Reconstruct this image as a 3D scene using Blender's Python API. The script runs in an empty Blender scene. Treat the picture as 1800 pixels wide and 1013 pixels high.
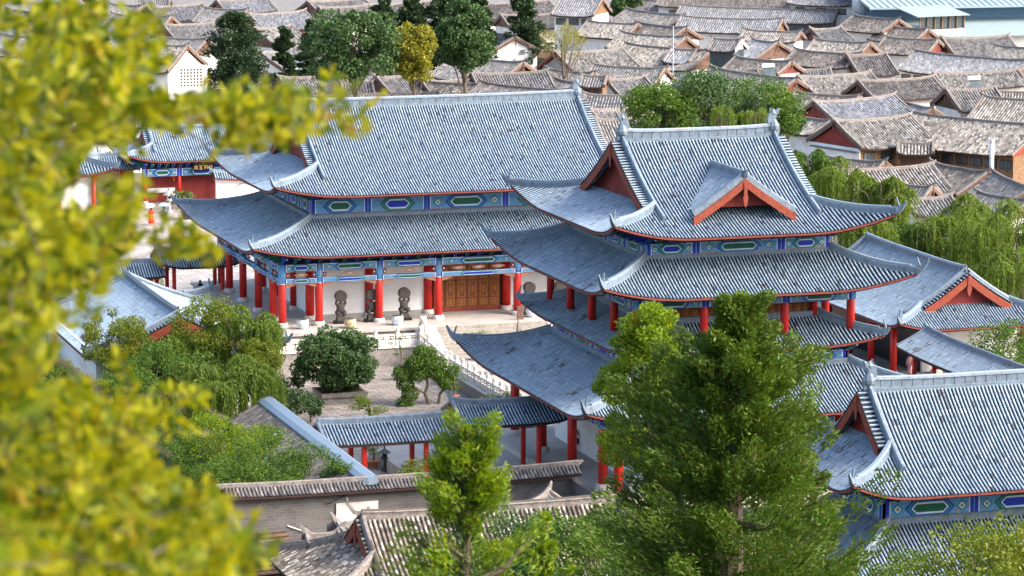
import bpy, math, random
import numpy as np
from mathutils import Vector, Matrix
R = math.radians
rng = np.random.default_rng(7); random.seed(7)
sc = bpy.context.scene
# ------------------------------------------------------------------ camera, light, exposure
F = 6000.0                      # focal length in pixels of the 1800 px wide photograph
PIT = math.atan(956/F); YAW = math.atan(1945*math.cos(PIT)/F); CZ = 45.0
cam = bpy.data.cameras.new('camera'); camo = bpy.data.objects.new('camera', cam)
sc.collection.objects.link(camo); sc.camera = camo
camo.location = (0, 0, CZ); camo.rotation_euler = (R(90)-PIT, 0, -YAW)
cam.sensor_width = 36; cam.lens = 120; cam.clip_end = 3000; cam.clip_start = .5
cam.dof.use_dof = True; cam.dof.focus_distance = 235; cam.dof.aperture_fstop = 5.6
sc.render.resolution_x = 1024; sc.render.resolution_y = 576
sc.view_settings.view_transform = 'Standard'; sc.view_settings.look = 'None'
sc.view_settings.exposure = 1.70; sc.view_settings.gamma = 1
SUN_EL, SUN_AZ = R(37), R(56)    # azimuth: behind the camera and to its right
w = bpy.data.worlds.new('World'); sc.world = w; w.use_nodes = True
nt = w.node_tree; bg = nt.nodes['Background']
sky = nt.nodes.new('ShaderNodeTexSky'); sky.sky_type = 'NISHITA'; sky.sun_disc = False
sky.sun_elevation = SUN_EL; sky.sun_rotation = math.pi-SUN_AZ; sky.dust_density = 4.5; sky.air_density = 1.0; sky.ozone_density = 1.0
nt.links.new(sky.outputs[0], bg.inputs[0]); bg.inputs[1].default_value = 0.15
sl = bpy.data.lights.new('sun', 'SUN'); sl.energy = 1.65; sl.angle = R(40); sl.color = (1, .96, .9)
so = bpy.data.objects.new('sun', sl); sc.collection.objects.link(so)
d_ = Vector((math.sin(SUN_AZ)*math.cos(SUN_EL), -math.cos(SUN_AZ)*math.cos(SUN_EL), math.sin(SUN_EL)))
so.rotation_euler = d_.to_track_quat('Z', 'Y').to_euler()

# ------------------------------------------------------------------ pixel of the photo -> place in the world
fw = np.array([math.sin(YAW)*math.cos(PIT), math.cos(YAW)*math.cos(PIT), -math.sin(PIT)])
rt = np.array([math.cos(YAW), -math.sin(YAW), 0]); upv = np.cross(rt, fw)
def ray(u, v): return fw+rt*(u-900)/F-upv*(v-506.5)/F
def onz(u, v, z): r = ray(u, v); return np.array([0, 0, CZ])+r*((z-CZ)/r[2])
def ony(u, v, y): r = ray(u, v); return np.array([0, 0, CZ])+r*(y/r[1])
def ond(u, v, d): return np.array([0, 0, CZ])+ray(u, v)*d

# ------------------------------------------------------------------ materials
def new_mat(name):
    m = bpy.data.materials.new(name); m.use_nodes = True
    n = m.node_tree; b = n.nodes['Principled BSDF']; return m, n, b
def N(n, t, **k):
    x = n.nodes.new(t)
    for a, v in k.items(): setattr(x, a, v)
    return x
def ramp(n, fac, stops):
    r = N(n, 'ShaderNodeValToRGB'); e = r.color_ramp.elements
    while len(e) > 1: e.remove(e[-1])
    e[0].position = stops[0][0]; e[0].color = (*stops[0][1], 1)
    for p, c in stops[1:]:
        q = e.new(p); q.color = (*c, 1)
    n.links.new(fac, r.inputs[0]); return r.outputs[0]
def noise(n, scale, detail=4, vec=None, rough=.6):
    x = N(n, 'ShaderNodeTexNoise'); x.inputs['Scale'].default_value = scale; x.inputs['Detail'].default_value = detail; x.inputs['Roughness'].default_value = rough
    if vec is None:
        c = N(n, 'ShaderNodeTexCoord'); vec = c.outputs['Object']
    n.links.new(vec, x.inputs['Vector']); return x.outputs[0]
def mixc(n, fac, a, b, mode='MIX'):
    m = N(n, 'ShaderNodeMix', data_type='RGBA', blend_type=mode)
    for i, v in ((0, fac), (6, a), (7, b)):
        if isinstance(v, bpy.types.NodeSocket): n.links.new(v, m.inputs[i])
        elif i == 0: m.inputs[0].default_value = v
        else: m.inputs[i].default_value = (*v, 1)
    return m.outputs[2]
def simple(name, col, rough=.7, var=.25, scale=1.5, spec=.3, bump=0, dark=None, fine=None):
    m, n, b = new_mat(name)
    d = dark or tuple(c*(1-var*1.6) for c in col); l = tuple(min(1, c*(1+var*.6)) for c in col)
    c = ramp(n, noise(n, scale, 6), [(.32, d), (.5, col), (.72, l)])
    if fine:
        c = mixc(n, .5, c, ramp(n, noise(n, fine, 3), [(.35, tuple(x*.55 for x in col)), (.6, l)]))
    n.links.new(c, b.inputs['Base Color']); b.inputs['Roughness'].default_value = rough
    b.inputs['Specular IOR Level'].default_value = spec
    if bump:
        bp = N(n, 'ShaderNodeBump'); bp.inputs['Strength'].default_value = bump; bp.inputs['Distance'].default_value = .05
        n.links.new(noise(n, scale*6), bp.inputs['Height']); n.links.new(bp.outputs[0], b.inputs['Normal'])
    return m
def tile_mat(name, stops, rough, patch, pscale=.35, pthr=(.56, .66), lent=.33, spec=.4, bright=None, jnt=.3):
    """one random tone per tile (UV cell), broad weathering patches, a dark joint at every tile end"""
    m, n, b = new_mat(name)
    uv = N(n, 'ShaderNodeUVMap'); sp = N(n, 'ShaderNodeSeparateXYZ'); n.links.new(uv.outputs[0], sp.inputs[0])
    fx = N(n, 'ShaderNodeMath', operation='FLOOR'); n.links.new(sp.outputs[0], fx.inputs[0])
    dv = N(n, 'ShaderNodeMath', operation='DIVIDE'); n.links.new(sp.outputs[1], dv.inputs[0]); dv.inputs[1].default_value = lent
    fy = N(n, 'ShaderNodeMath', operation='FLOOR'); n.links.new(dv.outputs[0], fy.inputs[0])
    fr = N(n, 'ShaderNodeMath', operation='FRACT'); n.links.new(dv.outputs[0], fr.inputs[0])
    cb = N(n, 'ShaderNodeCombineXYZ'); n.links.new(fx.outputs[0], cb.inputs[0]); n.links.new(fy.outputs[0], cb.inputs[1])
    oi = N(n, 'ShaderNodeObjectInfo'); n.links.new(oi.outputs['Random'], cb.inputs[2])
    wn = N(n, 'ShaderNodeTexWhiteNoise', noise_dimensions='3D'); n.links.new(cb.outputs[0], wn.inputs['Vector'])
    c = ramp(n, wn.outputs[0], stops)
    mp = N(n, 'ShaderNodeMapRange'); mp.inputs[1].default_value = pthr[0]; mp.inputs[2].default_value = pthr[1]
    n.links.new(noise(n, pscale, 7, rough=.7), mp.inputs[0])
    pw = N(n, 'ShaderNodeMath', operation='MULTIPLY'); n.links.new(mp.outputs[0], pw.inputs[0])
    w2 = N(n, 'ShaderNodeMath', operation='GREATER_THAN'); n.links.new(wn.outputs[1], w2.inputs[0]); w2.inputs[1].default_value = .35
    n.links.new(w2.outputs[0], pw.inputs[1])
    c = mixc(n, pw.outputs[0], c, patch)
    jt = N(n, 'ShaderNodeMath', operation='LESS_THAN'); n.links.new(fr.outputs[0], jt.inputs[0]); jt.inputs[1].default_value = .12
    jm = N(n, 'ShaderNodeMath', operation='MULTIPLY'); n.links.new(jt.outputs[0], jm.inputs[0]); jm.inputs[1].default_value = jnt
    c = mixc(n, jm.outputs[0], c, tuple(x*.35 for x in stops[0][1]))
    if bright:
        c = mixc(n, oi.outputs['Random'], c, mixc(n, 1.0, c, bright, 'MULTIPLY'))
    n.links.new(c, b.inputs['Base Color']); b.inputs['Roughness'].default_value = rough
    b.inputs['Specular IOR Level'].default_value = spec
    return m
M = {}
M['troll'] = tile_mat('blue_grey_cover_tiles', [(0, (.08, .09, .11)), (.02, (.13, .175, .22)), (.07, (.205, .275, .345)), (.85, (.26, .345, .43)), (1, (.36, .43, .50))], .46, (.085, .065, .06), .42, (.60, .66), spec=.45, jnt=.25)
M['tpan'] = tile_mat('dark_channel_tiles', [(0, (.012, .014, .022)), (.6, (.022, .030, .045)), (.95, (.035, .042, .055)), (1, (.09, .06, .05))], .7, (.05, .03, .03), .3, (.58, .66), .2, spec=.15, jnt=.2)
M['ridge'] = simple('grey_blue_ridge_tiles', (.145, .19, .24), .5, .3, 1.2, .4, 0, fine=5)
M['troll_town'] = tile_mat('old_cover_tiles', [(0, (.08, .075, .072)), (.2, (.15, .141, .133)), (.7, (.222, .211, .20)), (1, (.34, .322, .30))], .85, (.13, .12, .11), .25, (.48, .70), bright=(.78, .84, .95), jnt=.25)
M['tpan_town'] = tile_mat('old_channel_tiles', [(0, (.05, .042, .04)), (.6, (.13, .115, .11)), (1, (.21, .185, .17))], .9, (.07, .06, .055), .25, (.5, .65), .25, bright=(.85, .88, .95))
M['troll_pale'] = tile_mat('pale_weathered_cover_tiles', [(0, (.08, .073, .066)), (.2, (.18, .167, .15)), (.65, (.275, .258, .235)), (1, (.44, .42, .385))], .85, (.16, .14, .125), .25, (.52, .70), jnt=.3)
M['troll_slate'] = tile_mat('slate_grey_cover_tiles', [(0, (.11, .115, .125)), (.2, (.18, .19, .21)), (.7, (.25, .265, .29)), (1, (.38, .39, .41))], .8, (.14, .14, .145), .25, (.50, .70), jnt=.25)
M['troll_dark'] = tile_mat('dark_cover_tiles', [(0, (.05, .045, .045)), (.3, (.12, .11, .105)), (.8, (.18, .165, .155)), (1, (.30, .27, .25))], .85, (.07, .06, .055), .25, (.46, .66), jnt=.3)
M['troll_near'] = tile_mat('brown_lichened_cover_tiles', [(0, (.07, .055, .042)), (.25, (.15, .12, .095)), (.6, (.26, .215, .175)), (.85, (.42, .37, .31)), (1, (.60, .55, .48))], .85, (.11, .09, .07), .4, (.5, .66), lent=.28, jnt=.45)
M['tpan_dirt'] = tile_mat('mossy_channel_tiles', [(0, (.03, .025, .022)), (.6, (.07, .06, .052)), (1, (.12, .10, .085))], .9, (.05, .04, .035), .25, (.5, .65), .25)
M['ridge_town'] = simple('old_ridge_tiles', (.20, .175, .16), .85, .4, 1.5, fine=6)
M['bargered'] = simple('flaking_red_board', (.235, .048, .026), .65, .35, 3.5, fine=9)
M['bargetown'] = simple('faded_brown_board', (.14, .08, .06), .75, .35, 2)
M['eave'] = simple('red_eave_board', (.19, .042, .034), .6, .2, 3)
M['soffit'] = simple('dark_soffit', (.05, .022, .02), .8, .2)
M['red'] = simple('red_column_lacquer', (.56, .018, .012), .48, .18, 1.6, .4, dark=(.34, .016, .012), fine=3)
M['brickred'] = simple('dull_brick_red_gable', (.19, .045, .035), .8, .3, 2)
M['redwall'] = simple('dark_red_wall', (.22, .03, .025), .7, .2)
M['white'] = simple('white_plaster', (.88, .88, .875), .8, .04, .6, dark=(.76, .755, .74))
M['whitetown'] = simple('town_whitewash', (.70, .69, .66), .85, .12, .5, dark=(.50, .48, .45))
M['marble'] = simple('weathered_white_stone', (.62, .59, .54), .7, .18, 2.0, dark=(.34, .31, .28), fine=9)
M['floorstone'] = simple('pale_floor_stone', (.42, .385, .35), .55, .12, .8)
M['steps'] = simple('stained_step_stone', (.30, .27, .235), .8, .35, 2.5, fine=6)
M['stonedark'] = simple('damp_retaining_stone', (.26, .235, .21), .85, .3, 1.5, fine=5)
M['bronze'] = simple('dark_carved_stone', (.045, .038, .033), .7, .3, 5, .4, bump=.3)
M['cblue'] = simple('painted_cobalt', (.012, .035, .42), .5, .1)
M['cgreen'] = simple('painted_green', (.008, .11, .06), .5, .15)
M['cteal'] = simple('painted_teal', (.02, .22, .28), .5, .2, 6)
M['cwhite'] = simple('painted_pale_line', (.60, .72, .82), .6, .05)
M['corange'] = simple('painted_orange', (.36, .17, .11), .6, .2, 8)
M['cnavy'] = simple('painted_navy', (.012, .02, .075), .6, .2, 5)
M['wooddoor'] = simple('carved_door_wood', (.20, .055, .014), .45, .3, 4, .4)
M['doorpanel'] = simple('carved_door_panel', (.36, .13, .03), .5, .35, 9)
M['wood'] = simple('town_timber', (.20, .115, .06), .7, .3, 3)
M['dwood'] = simple('dark_timber', (.07, .035, .022), .7, .3, 3)
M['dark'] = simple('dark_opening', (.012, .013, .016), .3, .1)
M['glass'] = simple('window_glass', (.05, .075, .085), .12, .3, 1, .6)
M['gold'] = simple('gold_paint', (.62, .40, .12), .4, .1)
M['black'] = simple('black_lacquer', (.012, .011, .012), .4, .1)
M['grey'] = simple('grey_render', (.36, .35, .34), .85, .12)
M['metal'] = simple('galvanised_metal', (.48, .52, .55), .35, .12, 2)
M['bluewall'] = simple('blue_cladding', (.10, .20, .32), .6, .08, .2)
M['bluemetal'] = simple('blue_grey_sheet_roof', (.24, .31, .33), .5, .08, .15)
M['urnblue'] = simple('blue_white_porcelain', (.62, .68, .72), .25, .1, 5, .5, dark=(.12, .2, .42))
M['urnpale'] = simple('pale_celadon_porcelain', (.55, .60, .58), .3, .12, 4)
M['urnochre'] = simple('ochre_glazed_pot', (.50, .38, .22), .4, .25, 6)
M['terracotta'] = simple('terracotta_pot', (.33, .12, .06), .7, .2)
M['pot'] = simple('dark_pot', (.05, .055, .06), .6, .2)
M['skin'] = simple('skin', (.50, .30, .21), .6, .05)
M['hair'] = simple('black_hair', (.012, .01, .01), .5, .1)
M['clred'] = simple('red_cloth', (.68, .02, .01), .7, .08)
M['clpink'] = simple('pink_cloth', (.70, .04, .16), .7, .08)
M['clpale'] = simple('pale_pink_cloth', (.62, .34, .34), .7, .08)
M['clblack'] = simple('black_cloth', (.015, .014, .018), .8, .1)
M['clblue'] = simple('blue_cloth', (.10, .20, .36), .8, .1)
M['clgrey'] = simple('grey_cloth', (.16, .16, .17), .8, .1)
M['umbwhite'] = simple('white_umbrella_cloth', (.78, .70, .70), .6, .04)
M['umbblue'] = simple('pale_blue_umbrella_cloth', (.45, .72, .78), .6, .04)
M['bark'] = simple('bark', (.13, .10, .075), .9, .35, 6, fine=12)
M['yellow'] = simple('yellow_painted_wall', (.58, .50, .22), .8, .1)
M['hill'] = simple('hill_earth', (.05, .055, .025), .95, .3, .3)
M['rock'] = simple('stacked_rockery', (.20, .17, .145), .9, .4, 1.5, bump=.5)
# painted frieze: fine blue/teal/ivory ornament
m, n, b = new_mat('painted_ornament')
vo = N(n, 'ShaderNodeTexVoronoi'); vo.inputs['Scale'].default_value = 4.2
tc = N(n, 'ShaderNodeTexCoord'); n.links.new(tc.outputs['Object'], vo.inputs['Vector'])
wv = N(n, 'ShaderNodeMath', operation='MULTIPLY'); n.links.new(vo.outputs['Distance'], wv.inputs[0]); wv.inputs[1].default_value = 5.2
fr = N(n, 'ShaderNodeMath', operation='FRACT'); n.links.new(wv.outputs[0], fr.inputs[0])
c1 = ramp(n, fr.outputs[0], [(0, (.02, .11, .46)), (.30, (.04, .27, .56)), (.5, (.40, .56, .68)), (.60, (.02, .25, .26)), (.8, (.04, .32, .54)), (.95, (.015, .05, .40))])
n.links.new(mixc(n, ramp(n, noise(n, 2.6, 2), [(.60, (0, 0, 0)), (.66, (.7, .7, .7))]), c1, (.42, .26, .17)), b.inputs['Base Color']); b.inputs['Roughness'].default_value = .55
M['ornament'] = m
# paving
def paving(name, c1, c2, joint, sc_, mode='voronoi', mortar=.02):
    m, n, b = new_mat(name)
    tc = N(n, 'ShaderNodeTexCoord')
    br = N(n, 'ShaderNodeTexBrick'); n.links.new(tc.outputs['Object'], br.inputs['Vector']); br.inputs['Scale'].default_value = sc_
    br.inputs['Color1'].default_value = (*c1, 1); br.inputs['Color2'].default_value = (*c2, 1); br.inputs['Mortar'].default_value = (*joint, 1)
    br.inputs['Mortar Size'].default_value = mortar; br.inputs['Bias'].default_value = -.2; br.inputs['Brick Width'].default_value = .9; br.inputs['Row Height'].default_value = .42
    c = mixc(n, .75, br.outputs[0], ramp(n, noise(n, .9, 8, rough=.75), [(.34, (.30, .29, .27)), (.48, (.72, .71, .69)), (.64, (1.15, 1.12, 1.08))]), 'MULTIPLY')
    n.links.new(c, b.inputs['Base Color']); b.inputs['Roughness'].default_value = .6
    return m
M['plaza'] = paving('pale_plaza_paving', (.52, .47, .43), (.41, .37, .34), (.22, .20, .18), .8, mortar=.03)
M['garden'] = paving('weathered_garden_paving', (.32, .28, .255), (.22, .20, .18), (.09, .085, .075), .9, mortar=.035)
M['townground'] = paving('town_lane_paving', (.24, .22, .20), (.18, .165, .15), (.1, .09, .085), .7)
# brick wall (object coordinates: bricks run along x, rise with z)
m, n, b = new_mat('old_grey_brick')
tc = N(n, 'ShaderNodeTexCoord'); mpn = N(n, 'ShaderNodeMapping'); mpn.inputs['Rotation'].default_value = (R(90), 0, 0)
n.links.new(tc.outputs['Object'], mpn.inputs['Vector'])
br = N(n, 'ShaderNodeTexBrick'); n.links.new(mpn.outputs[0], br.inputs['Vector']); br.inputs['Scale'].default_value = 1.25
br.inputs['Color1'].default_value = (.135, .12, .115, 1); br.inputs['Color2'].default_value = (.09, .08, .077, 1); br.inputs['Mortar'].default_value = (.17, .155, .145, 1)
br.inputs['Mortar Size'].default_value = .014; br.inputs['Row Height'].default_value = .22; br.inputs['Brick Width'].default_value = .62
c = mixc(n, ramp(n, noise(n, 3.2, 5), [(.58, (0, 0, 0)), (.66, (.85, .85, .85))]), br.outputs[0], (.09, .075, .07))
c = mixc(n, ramp(n, noise(n, .5, 5), [(.45, (0, 0, 0)), (.65, (.45, .45, .45))]), c, (.19, .17, .158))
n.links.new(c, b.inputs['Base Color']); b.inputs['Roughness'].default_value = .9
M['brick'] = m
def leaf_mat(name, cols, trans=.35, rough=.55):
    m, n, b = new_mat(name)
    g = N(n, 'ShaderNodeNewGeometry')
    k = len(cols)-1
    c = ramp(n, g.outputs['Random Per Island'], [(i/max(1, k), c) for i, c in enumerate(cols)])
    n.links.new(c, b.inputs['Base Color']); b.inputs['Roughness'].default_value = rough; b.inputs['Specular IOR Level'].default_value = .25
    t = N(n, 'ShaderNodeBsdfTranslucent'); n.links.new(mixc(n, 1.0, c, (1.25, 1.2, .55), 'MULTIPLY'), t.inputs[0])
    mx = N(n, 'ShaderNodeMixShader'); mx.inputs[0].default_value = trans
    n.links.new(b.outputs[0], mx.inputs[1]); n.links.new(t.outputs[0], mx.inputs[2]); n.links.new(mx.outputs[0], n.nodes['Material Output'].inputs[0])
    return m
M['l_front'] = leaf_mat('yellow_green_leaves', [(.06, .10, .006), (.09, .13, .008), (.14, .19, .008), (.16, .19, .004), (.28, .28, .006), (.33, .31, .007), (.22, .25, .008), (.37, .34, .01), (.10, .14, .006), (.33, .32, .01), (.24, .16, .01)], .5)
M['l_dark'] = leaf_mat('dark_broad_leaves', [(.025, .06, .018), (.05, .10, .03), (.09, .15, .05), (.035, .08, .022)], .2)
M['l_mid'] = leaf_mat('green_leaves', [(.04, .09, .012), (.09, .17, .02), (.06, .12, .016), (.13, .20, .03)], .3)
M['l_bright'] = leaf_mat('bright_green_leaves', [(.10, .18, .006), (.18, .27, .010), (.13, .22, .010), (.26, .31, .014), (.06, .12, .01)], .4)
M['l_willow'] = leaf_mat('willow_leaves', [(.10, .165, .022), (.165, .24, .032), (.065, .11, .018), (.22, .29, .05)], .42)
M['l_yellow'] = leaf_mat('yellowing_leaves', [(.22, .22, .02), (.28, .26, .03), (.14, .17, .02), (.32, .25, .04)], .4)
M['l_olive'] = leaf_mat('olive_leaves', [(.11, .16, .015), (.17, .21, .018), (.07, .11, .012), (.22, .22, .02)], .35)
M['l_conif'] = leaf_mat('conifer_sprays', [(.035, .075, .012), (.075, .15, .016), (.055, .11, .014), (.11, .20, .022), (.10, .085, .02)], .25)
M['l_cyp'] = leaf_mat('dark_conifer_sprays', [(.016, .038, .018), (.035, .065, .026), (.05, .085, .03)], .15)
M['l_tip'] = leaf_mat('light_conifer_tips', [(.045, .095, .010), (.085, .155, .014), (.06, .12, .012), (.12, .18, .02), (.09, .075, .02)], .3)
M['flower'] = simple('pale_flower', (.55, .45, .42), .8, .05)

# ------------------------------------------------------------------ mesh collector
class G:
    def __init__(s): s.V = []; s.Fc = []; s.Mi = []; s.UV = []; s.n = 0; s.mats = []
    def mi(s, k):
        if k not in s.mats: s.mats.append(k)
        return s.mats.index(k)
    def add(s, V, Fs, mat, uv=None):
        V = np.asarray(V, float).reshape(-1, 3); k = s.mi(mat)
        s.V.append(V)
        for i, f in enumerate(Fs):
            s.Fc.append([int(a)+s.n for a in f]); s.Mi.append(k)
            s.UV.append(uv[i] if uv is not None else [(0, 0)]*len(f))
        s.n += len(V)
    def grid(s, P, mat, uv=None, wrap=False, skip=None):
        """P[n,m,3] -> quads; uv[n,m,2] or None"""
        P = np.asarray(P, float); n, m = P.shape[:2]; k = s.mi(mat)
        i, j = np.meshgrid(np.arange(n-1), np.arange(m-1), indexing='ij'); i = i.ravel(); j = j.ravel()
        q = np.stack([i*m+j, i*m+j+1, (i+1)*m+j+1, (i+1)*m+j], 1)
        s.V.append(P.reshape(-1, 3)); s.Fc += (q+s.n).tolist(); s.Mi += [k]*len(q); s.n += n*m
        if uv is None: s.UV += [[(0, 0)]*4]*len(q)
        else: s.UV += np.asarray(uv).reshape(-1, 2)[q].tolist()
    def box(s, c, d, mat, rz=0, taper=1):
        x, y, z = [v/2 for v in d]
        V = np.array([[-x, -y, -z], [x, -y, -z], [x, y, -z], [-x, y, -z], [-x*taper, -y*taper, z], [x*taper, -y*taper, z], [x*taper, y*taper, z], [-x*taper, y*taper, z]])
        if rz:
            cc, ss = math.cos(rz), math.sin(rz); V = V@np.array([[cc, ss, 0], [-ss, cc, 0], [0, 0, 1]])
        s.add(V+np.array(c), [(0, 3, 2, 1), (4, 5, 6, 7), (0, 1, 5, 4), (1, 2, 6, 5), (2, 3, 7, 6), (3, 0, 4, 7)], mat)
    def bb(s, x0, x1, y0, y1, z0, z1, mat): s.box(((x0+x1)/2, (y0+y1)/2, (z0+z1)/2), (abs(x1-x0), abs(y1-y0), abs(z1-z0)), mat)
    def sweep(s, path, prof, mat, caps=True, up=(0, 0, 1), scale=None):
        """prof: closed polygon of (side, up)"""
        p = np.asarray(path, float); n = len(p); t = np.gradient(p, axis=0); t /= np.linalg.norm(t, axis=1)[:, None]+1e-9
        u = np.array(up, float); sd = np.cross(t, u); sd /= np.linalg.norm(sd, axis=1)[:, None]+1e-9; un = np.cross(sd, t)
        pr = np.array(prof, float); sc_ = np.ones(n) if scale is None else np.asarray(scale)
        P = p[:, None]+sd[:, None]*(pr[None, :, :1]*sc_[:, None, None])+un[:, None]*(pr[None, :, 1:]*sc_[:, None, None])
        m = len(pr); k = [(i*m+j, i*m+(j+1) % m, (i+1)*m+(j+1) % m, (i+1)*m+j) for i in range(n-1) for j in range(m)]
        if caps: k += [tuple(range(m))[::-1], tuple((n-1)*m+j for j in range(m))]
        s.add(P.reshape(-1, 3), k, mat)
    def tube(s, path, r, mat, n=7):
        r = np.broadcast_to(np.asarray(r, float), (len(path),))
        pr = [(math.cos(a), math.sin(a)) for a in np.linspace(0, 2*math.pi, n, endpoint=False)]
        p = np.asarray(path, float); t = p[-1]-p[0]
        s.sweep(p, pr, mat, up=(0, 0, 1) if abs(t[2]) < .9*np.linalg.norm(t) else (0, 1, 0), scale=r)
    def lathe(s, c, prof, mat, n=12):
        """prof: (radius, z) bottom to top"""
        a = np.linspace(0, 2*math.pi, n, endpoint=False); V = []; m = len(prof)
        for r, z in prof: V += [(c[0]+r*math.cos(x), c[1]+r*math.sin(x), c[2]+z) for x in a]
        f = [(i*n+j, i*n+(j+1) % n, (i+1)*n+(j+1) % n, (i+1)*n+j) for i in range(m-1) for j in range(n)]
        f += [tuple(range(n))[::-1], tuple((m-1)*n+j for j in range(n))]
        s.add(V, f, mat)
    def poly(s, pts2, o, ex, ey, en, t, mat):
        """extruded flat polygon: pts2 in (ex,ey) at o, thickness t along en"""
        o, ex, ey, en = [np.array(v, float) for v in (o, ex, ey, en)]; k = len(pts2)
        a = np.array([o+ex*x+ey*y for x, y in pts2]); b2 = a+en*t
        f = [tuple(range(k))[::-1], tuple(range(k, 2*k))]+[(i, (i+1) % k, k+(i+1) % k, k+i) for i in range(k)]
        s.add(np.vstack([a, b2]), f, mat)
    def build(s, name, parent=None, smooth=False, loc=None):
        me = bpy.data.meshes.new(name)
        V = np.vstack(s.V) if s.V else np.zeros((0, 3))
        me.from_pydata(V.tolist(), [], s.Fc)
        for k in s.mats: me.materials.append(M[k])
        me.polygons.foreach_set('material_index', s.Mi)
        uvl = me.uv_layers.new(name='UVMap'); flat = [c for f in s.UV for p in f for c in p]
        uvl.data.foreach_set('uv', flat)
        if smooth: me.polygons.foreach_set('use_smooth', [True]*len(s.Fc))
        me.update()
        o = bpy.data.objects.new(name, me); sc.collection.objects.link(o)
        if parent is not None: o.parent = parent
        if loc is not None: o.location = loc
        return o
def thing(name, label, cat, loc=(0, 0, 0), rz=0, group=None):
    o = bpy.data.objects.new(name, None); sc.collection.objects.link(o); o.empty_display_size = .5
    o.location = loc; o.rotation_euler = (0, 0, rz); o['label'] = label; o['category'] = cat
    if group: o['group'] = group
    return o
def tag(o, label, cat, group=None):
    o['label'] = label; o['category'] = cat
    if group: o['group'] = group
    return o
def dup(root, loc, rz=None, label=None, scale=None):
    r = root.copy(); sc.collection.objects.link(r); r.location = loc
    if rz is not None: r.rotation_euler = (0, 0, rz)
    if scale is not None: r.scale = (scale,)*3 if not hasattr(scale, '__len__') else scale
    if label: r['label'] = label
    for ch in list(root.children):
        c = ch.copy(); sc.collection.objects.link(c); c.parent = r
        for g in list(ch.children):
            d = g.copy(); sc.collection.objects.link(d); d.parent = c
    return r
def struct(o): o['kind'] = 'structure'; return o

# ------------------------------------------------------------------ tiled roofs
SIDES = {'front': ((1, 0), (0, 1)), 'back': ((-1, 0), (0, -1)), 'left': ((0, -1), (1, 0)), 'right': ((0, 1), (-1, 0))}
def tiles(g, Pf, rows, amax, pitch, r, mr='troll', mp='tpan', seg=.8, nc=5, amin=None, capm=None):
    """Pf(s,a)->xyz ; covers rows with half-round cover tiles over a channel-tile sheet"""
    rows = np.asarray(rows, float); am = np.array([amax(s) for s in rows]); lo = np.zeros(len(rows)) if amin is None else np.array([amin(s) for s in rows])
    ok = am-lo > .12; rows, am, lo = rows[ok], am[ok], lo[ok]
    if len(rows) < 1: return
    n = max(3, int(np.ceil((am-lo).max()/seg))+1); t = np.linspace(0, 1, n)
    # sheet
    eb = np.concatenate([rows-pitch/2, [rows[-1]+pitch/2]])
    ea = np.array([max(.02, amax(s)) for s in eb]); el = np.zeros(len(eb)) if amin is None else np.array([min(amin(s), a-.01) for s, a in zip(eb, ea)])
    A = el[:, None]+(ea-el)[:, None]*t[None]; S = np.repeat(eb[:, None], n, 1)
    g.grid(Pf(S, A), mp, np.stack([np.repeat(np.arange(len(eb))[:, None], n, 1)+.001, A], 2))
    A = lo[:, None]+(am-lo)[:, None]*t[None]; S = np.repeat(rows[:, None], n, 1)
    P = Pf(S, A); e = .05
    Ts = Pf(S+e, A)-P; Ta = Pf(S, A+e)-P
    Nn = np.cross(Ts, Ta); Nn /= np.linalg.norm(Nn, axis=2)[:, :, None]
    Ts /= np.linalg.norm(Ts, axis=2)[:, :, None]
    th = np.linspace(0, math.pi, nc) if nc < 5 else np.radians([0, 28, 68, 112, 152, 180]); nc = len(th)
    ring = P[:, :, None]+Ts[:, :, None]*(np.cos(th)*r)[None, None, :, None]+Nn[:, :, None]*(np.sin(th)*r*1.15+.01)[None, None, :, None]
    k = len(rows); base = g.n; mi = g.mi(mr)
    g.V.append(ring.reshape(-1, 3))
    i, j, c = np.meshgrid(np.arange(k), np.arange(n-1), np.arange(nc-1), indexing='ij'); i, j, c = i.ravel(), j.ravel(), c.ravel()
    v = lambda jj, cc: base+(i*n+jj)*nc+cc
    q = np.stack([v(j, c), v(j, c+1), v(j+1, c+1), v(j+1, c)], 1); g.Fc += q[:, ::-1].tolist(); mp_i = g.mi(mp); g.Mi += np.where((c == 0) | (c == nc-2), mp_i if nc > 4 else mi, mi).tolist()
    ids = i+.5; a0 = A[i, j]; a1 = A[i, j+1]
    uv = np.stack([np.stack([ids, a1], 1), np.stack([ids, a1], 1), np.stack([ids, a0], 1), np.stack([ids, a0], 1)], 1); g.UV += uv.tolist()
    caps = (base+(np.arange(k)[:, None]*n)*nc+np.arange(nc)[None]); g.Fc += caps.tolist(); g.Mi += [g.mi(capm or mr)]*k
    g.UV += [[(i2+.5, .2)]*nc for i2 in range(k)]
    g.n += k*n*nc
def slope_fn(side, HX, HY, z0, hf, U, O, Rc):
    (sx, sy), (ux, uy) = SIDES[side]; half = HX if side in ('front', 'back') else HY; dep = HY if side in ('front', 'back') else HX
    def Pf(S, A):
        S = np.asarray(S, float); A = np.asarray(A, float)
        l = np.clip(1-(half-np.abs(S))/Rc, 0, 1)**2.2
        ss = S+np.sign(S)*O*l; aa = A-O*l
        x = sx*ss-ux*dep+ux*aa; y = sy*ss-uy*dep+uy*aa
        return np.stack([x, y, z0+hf(A)+U*l], -1)
    return Pf, half
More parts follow.
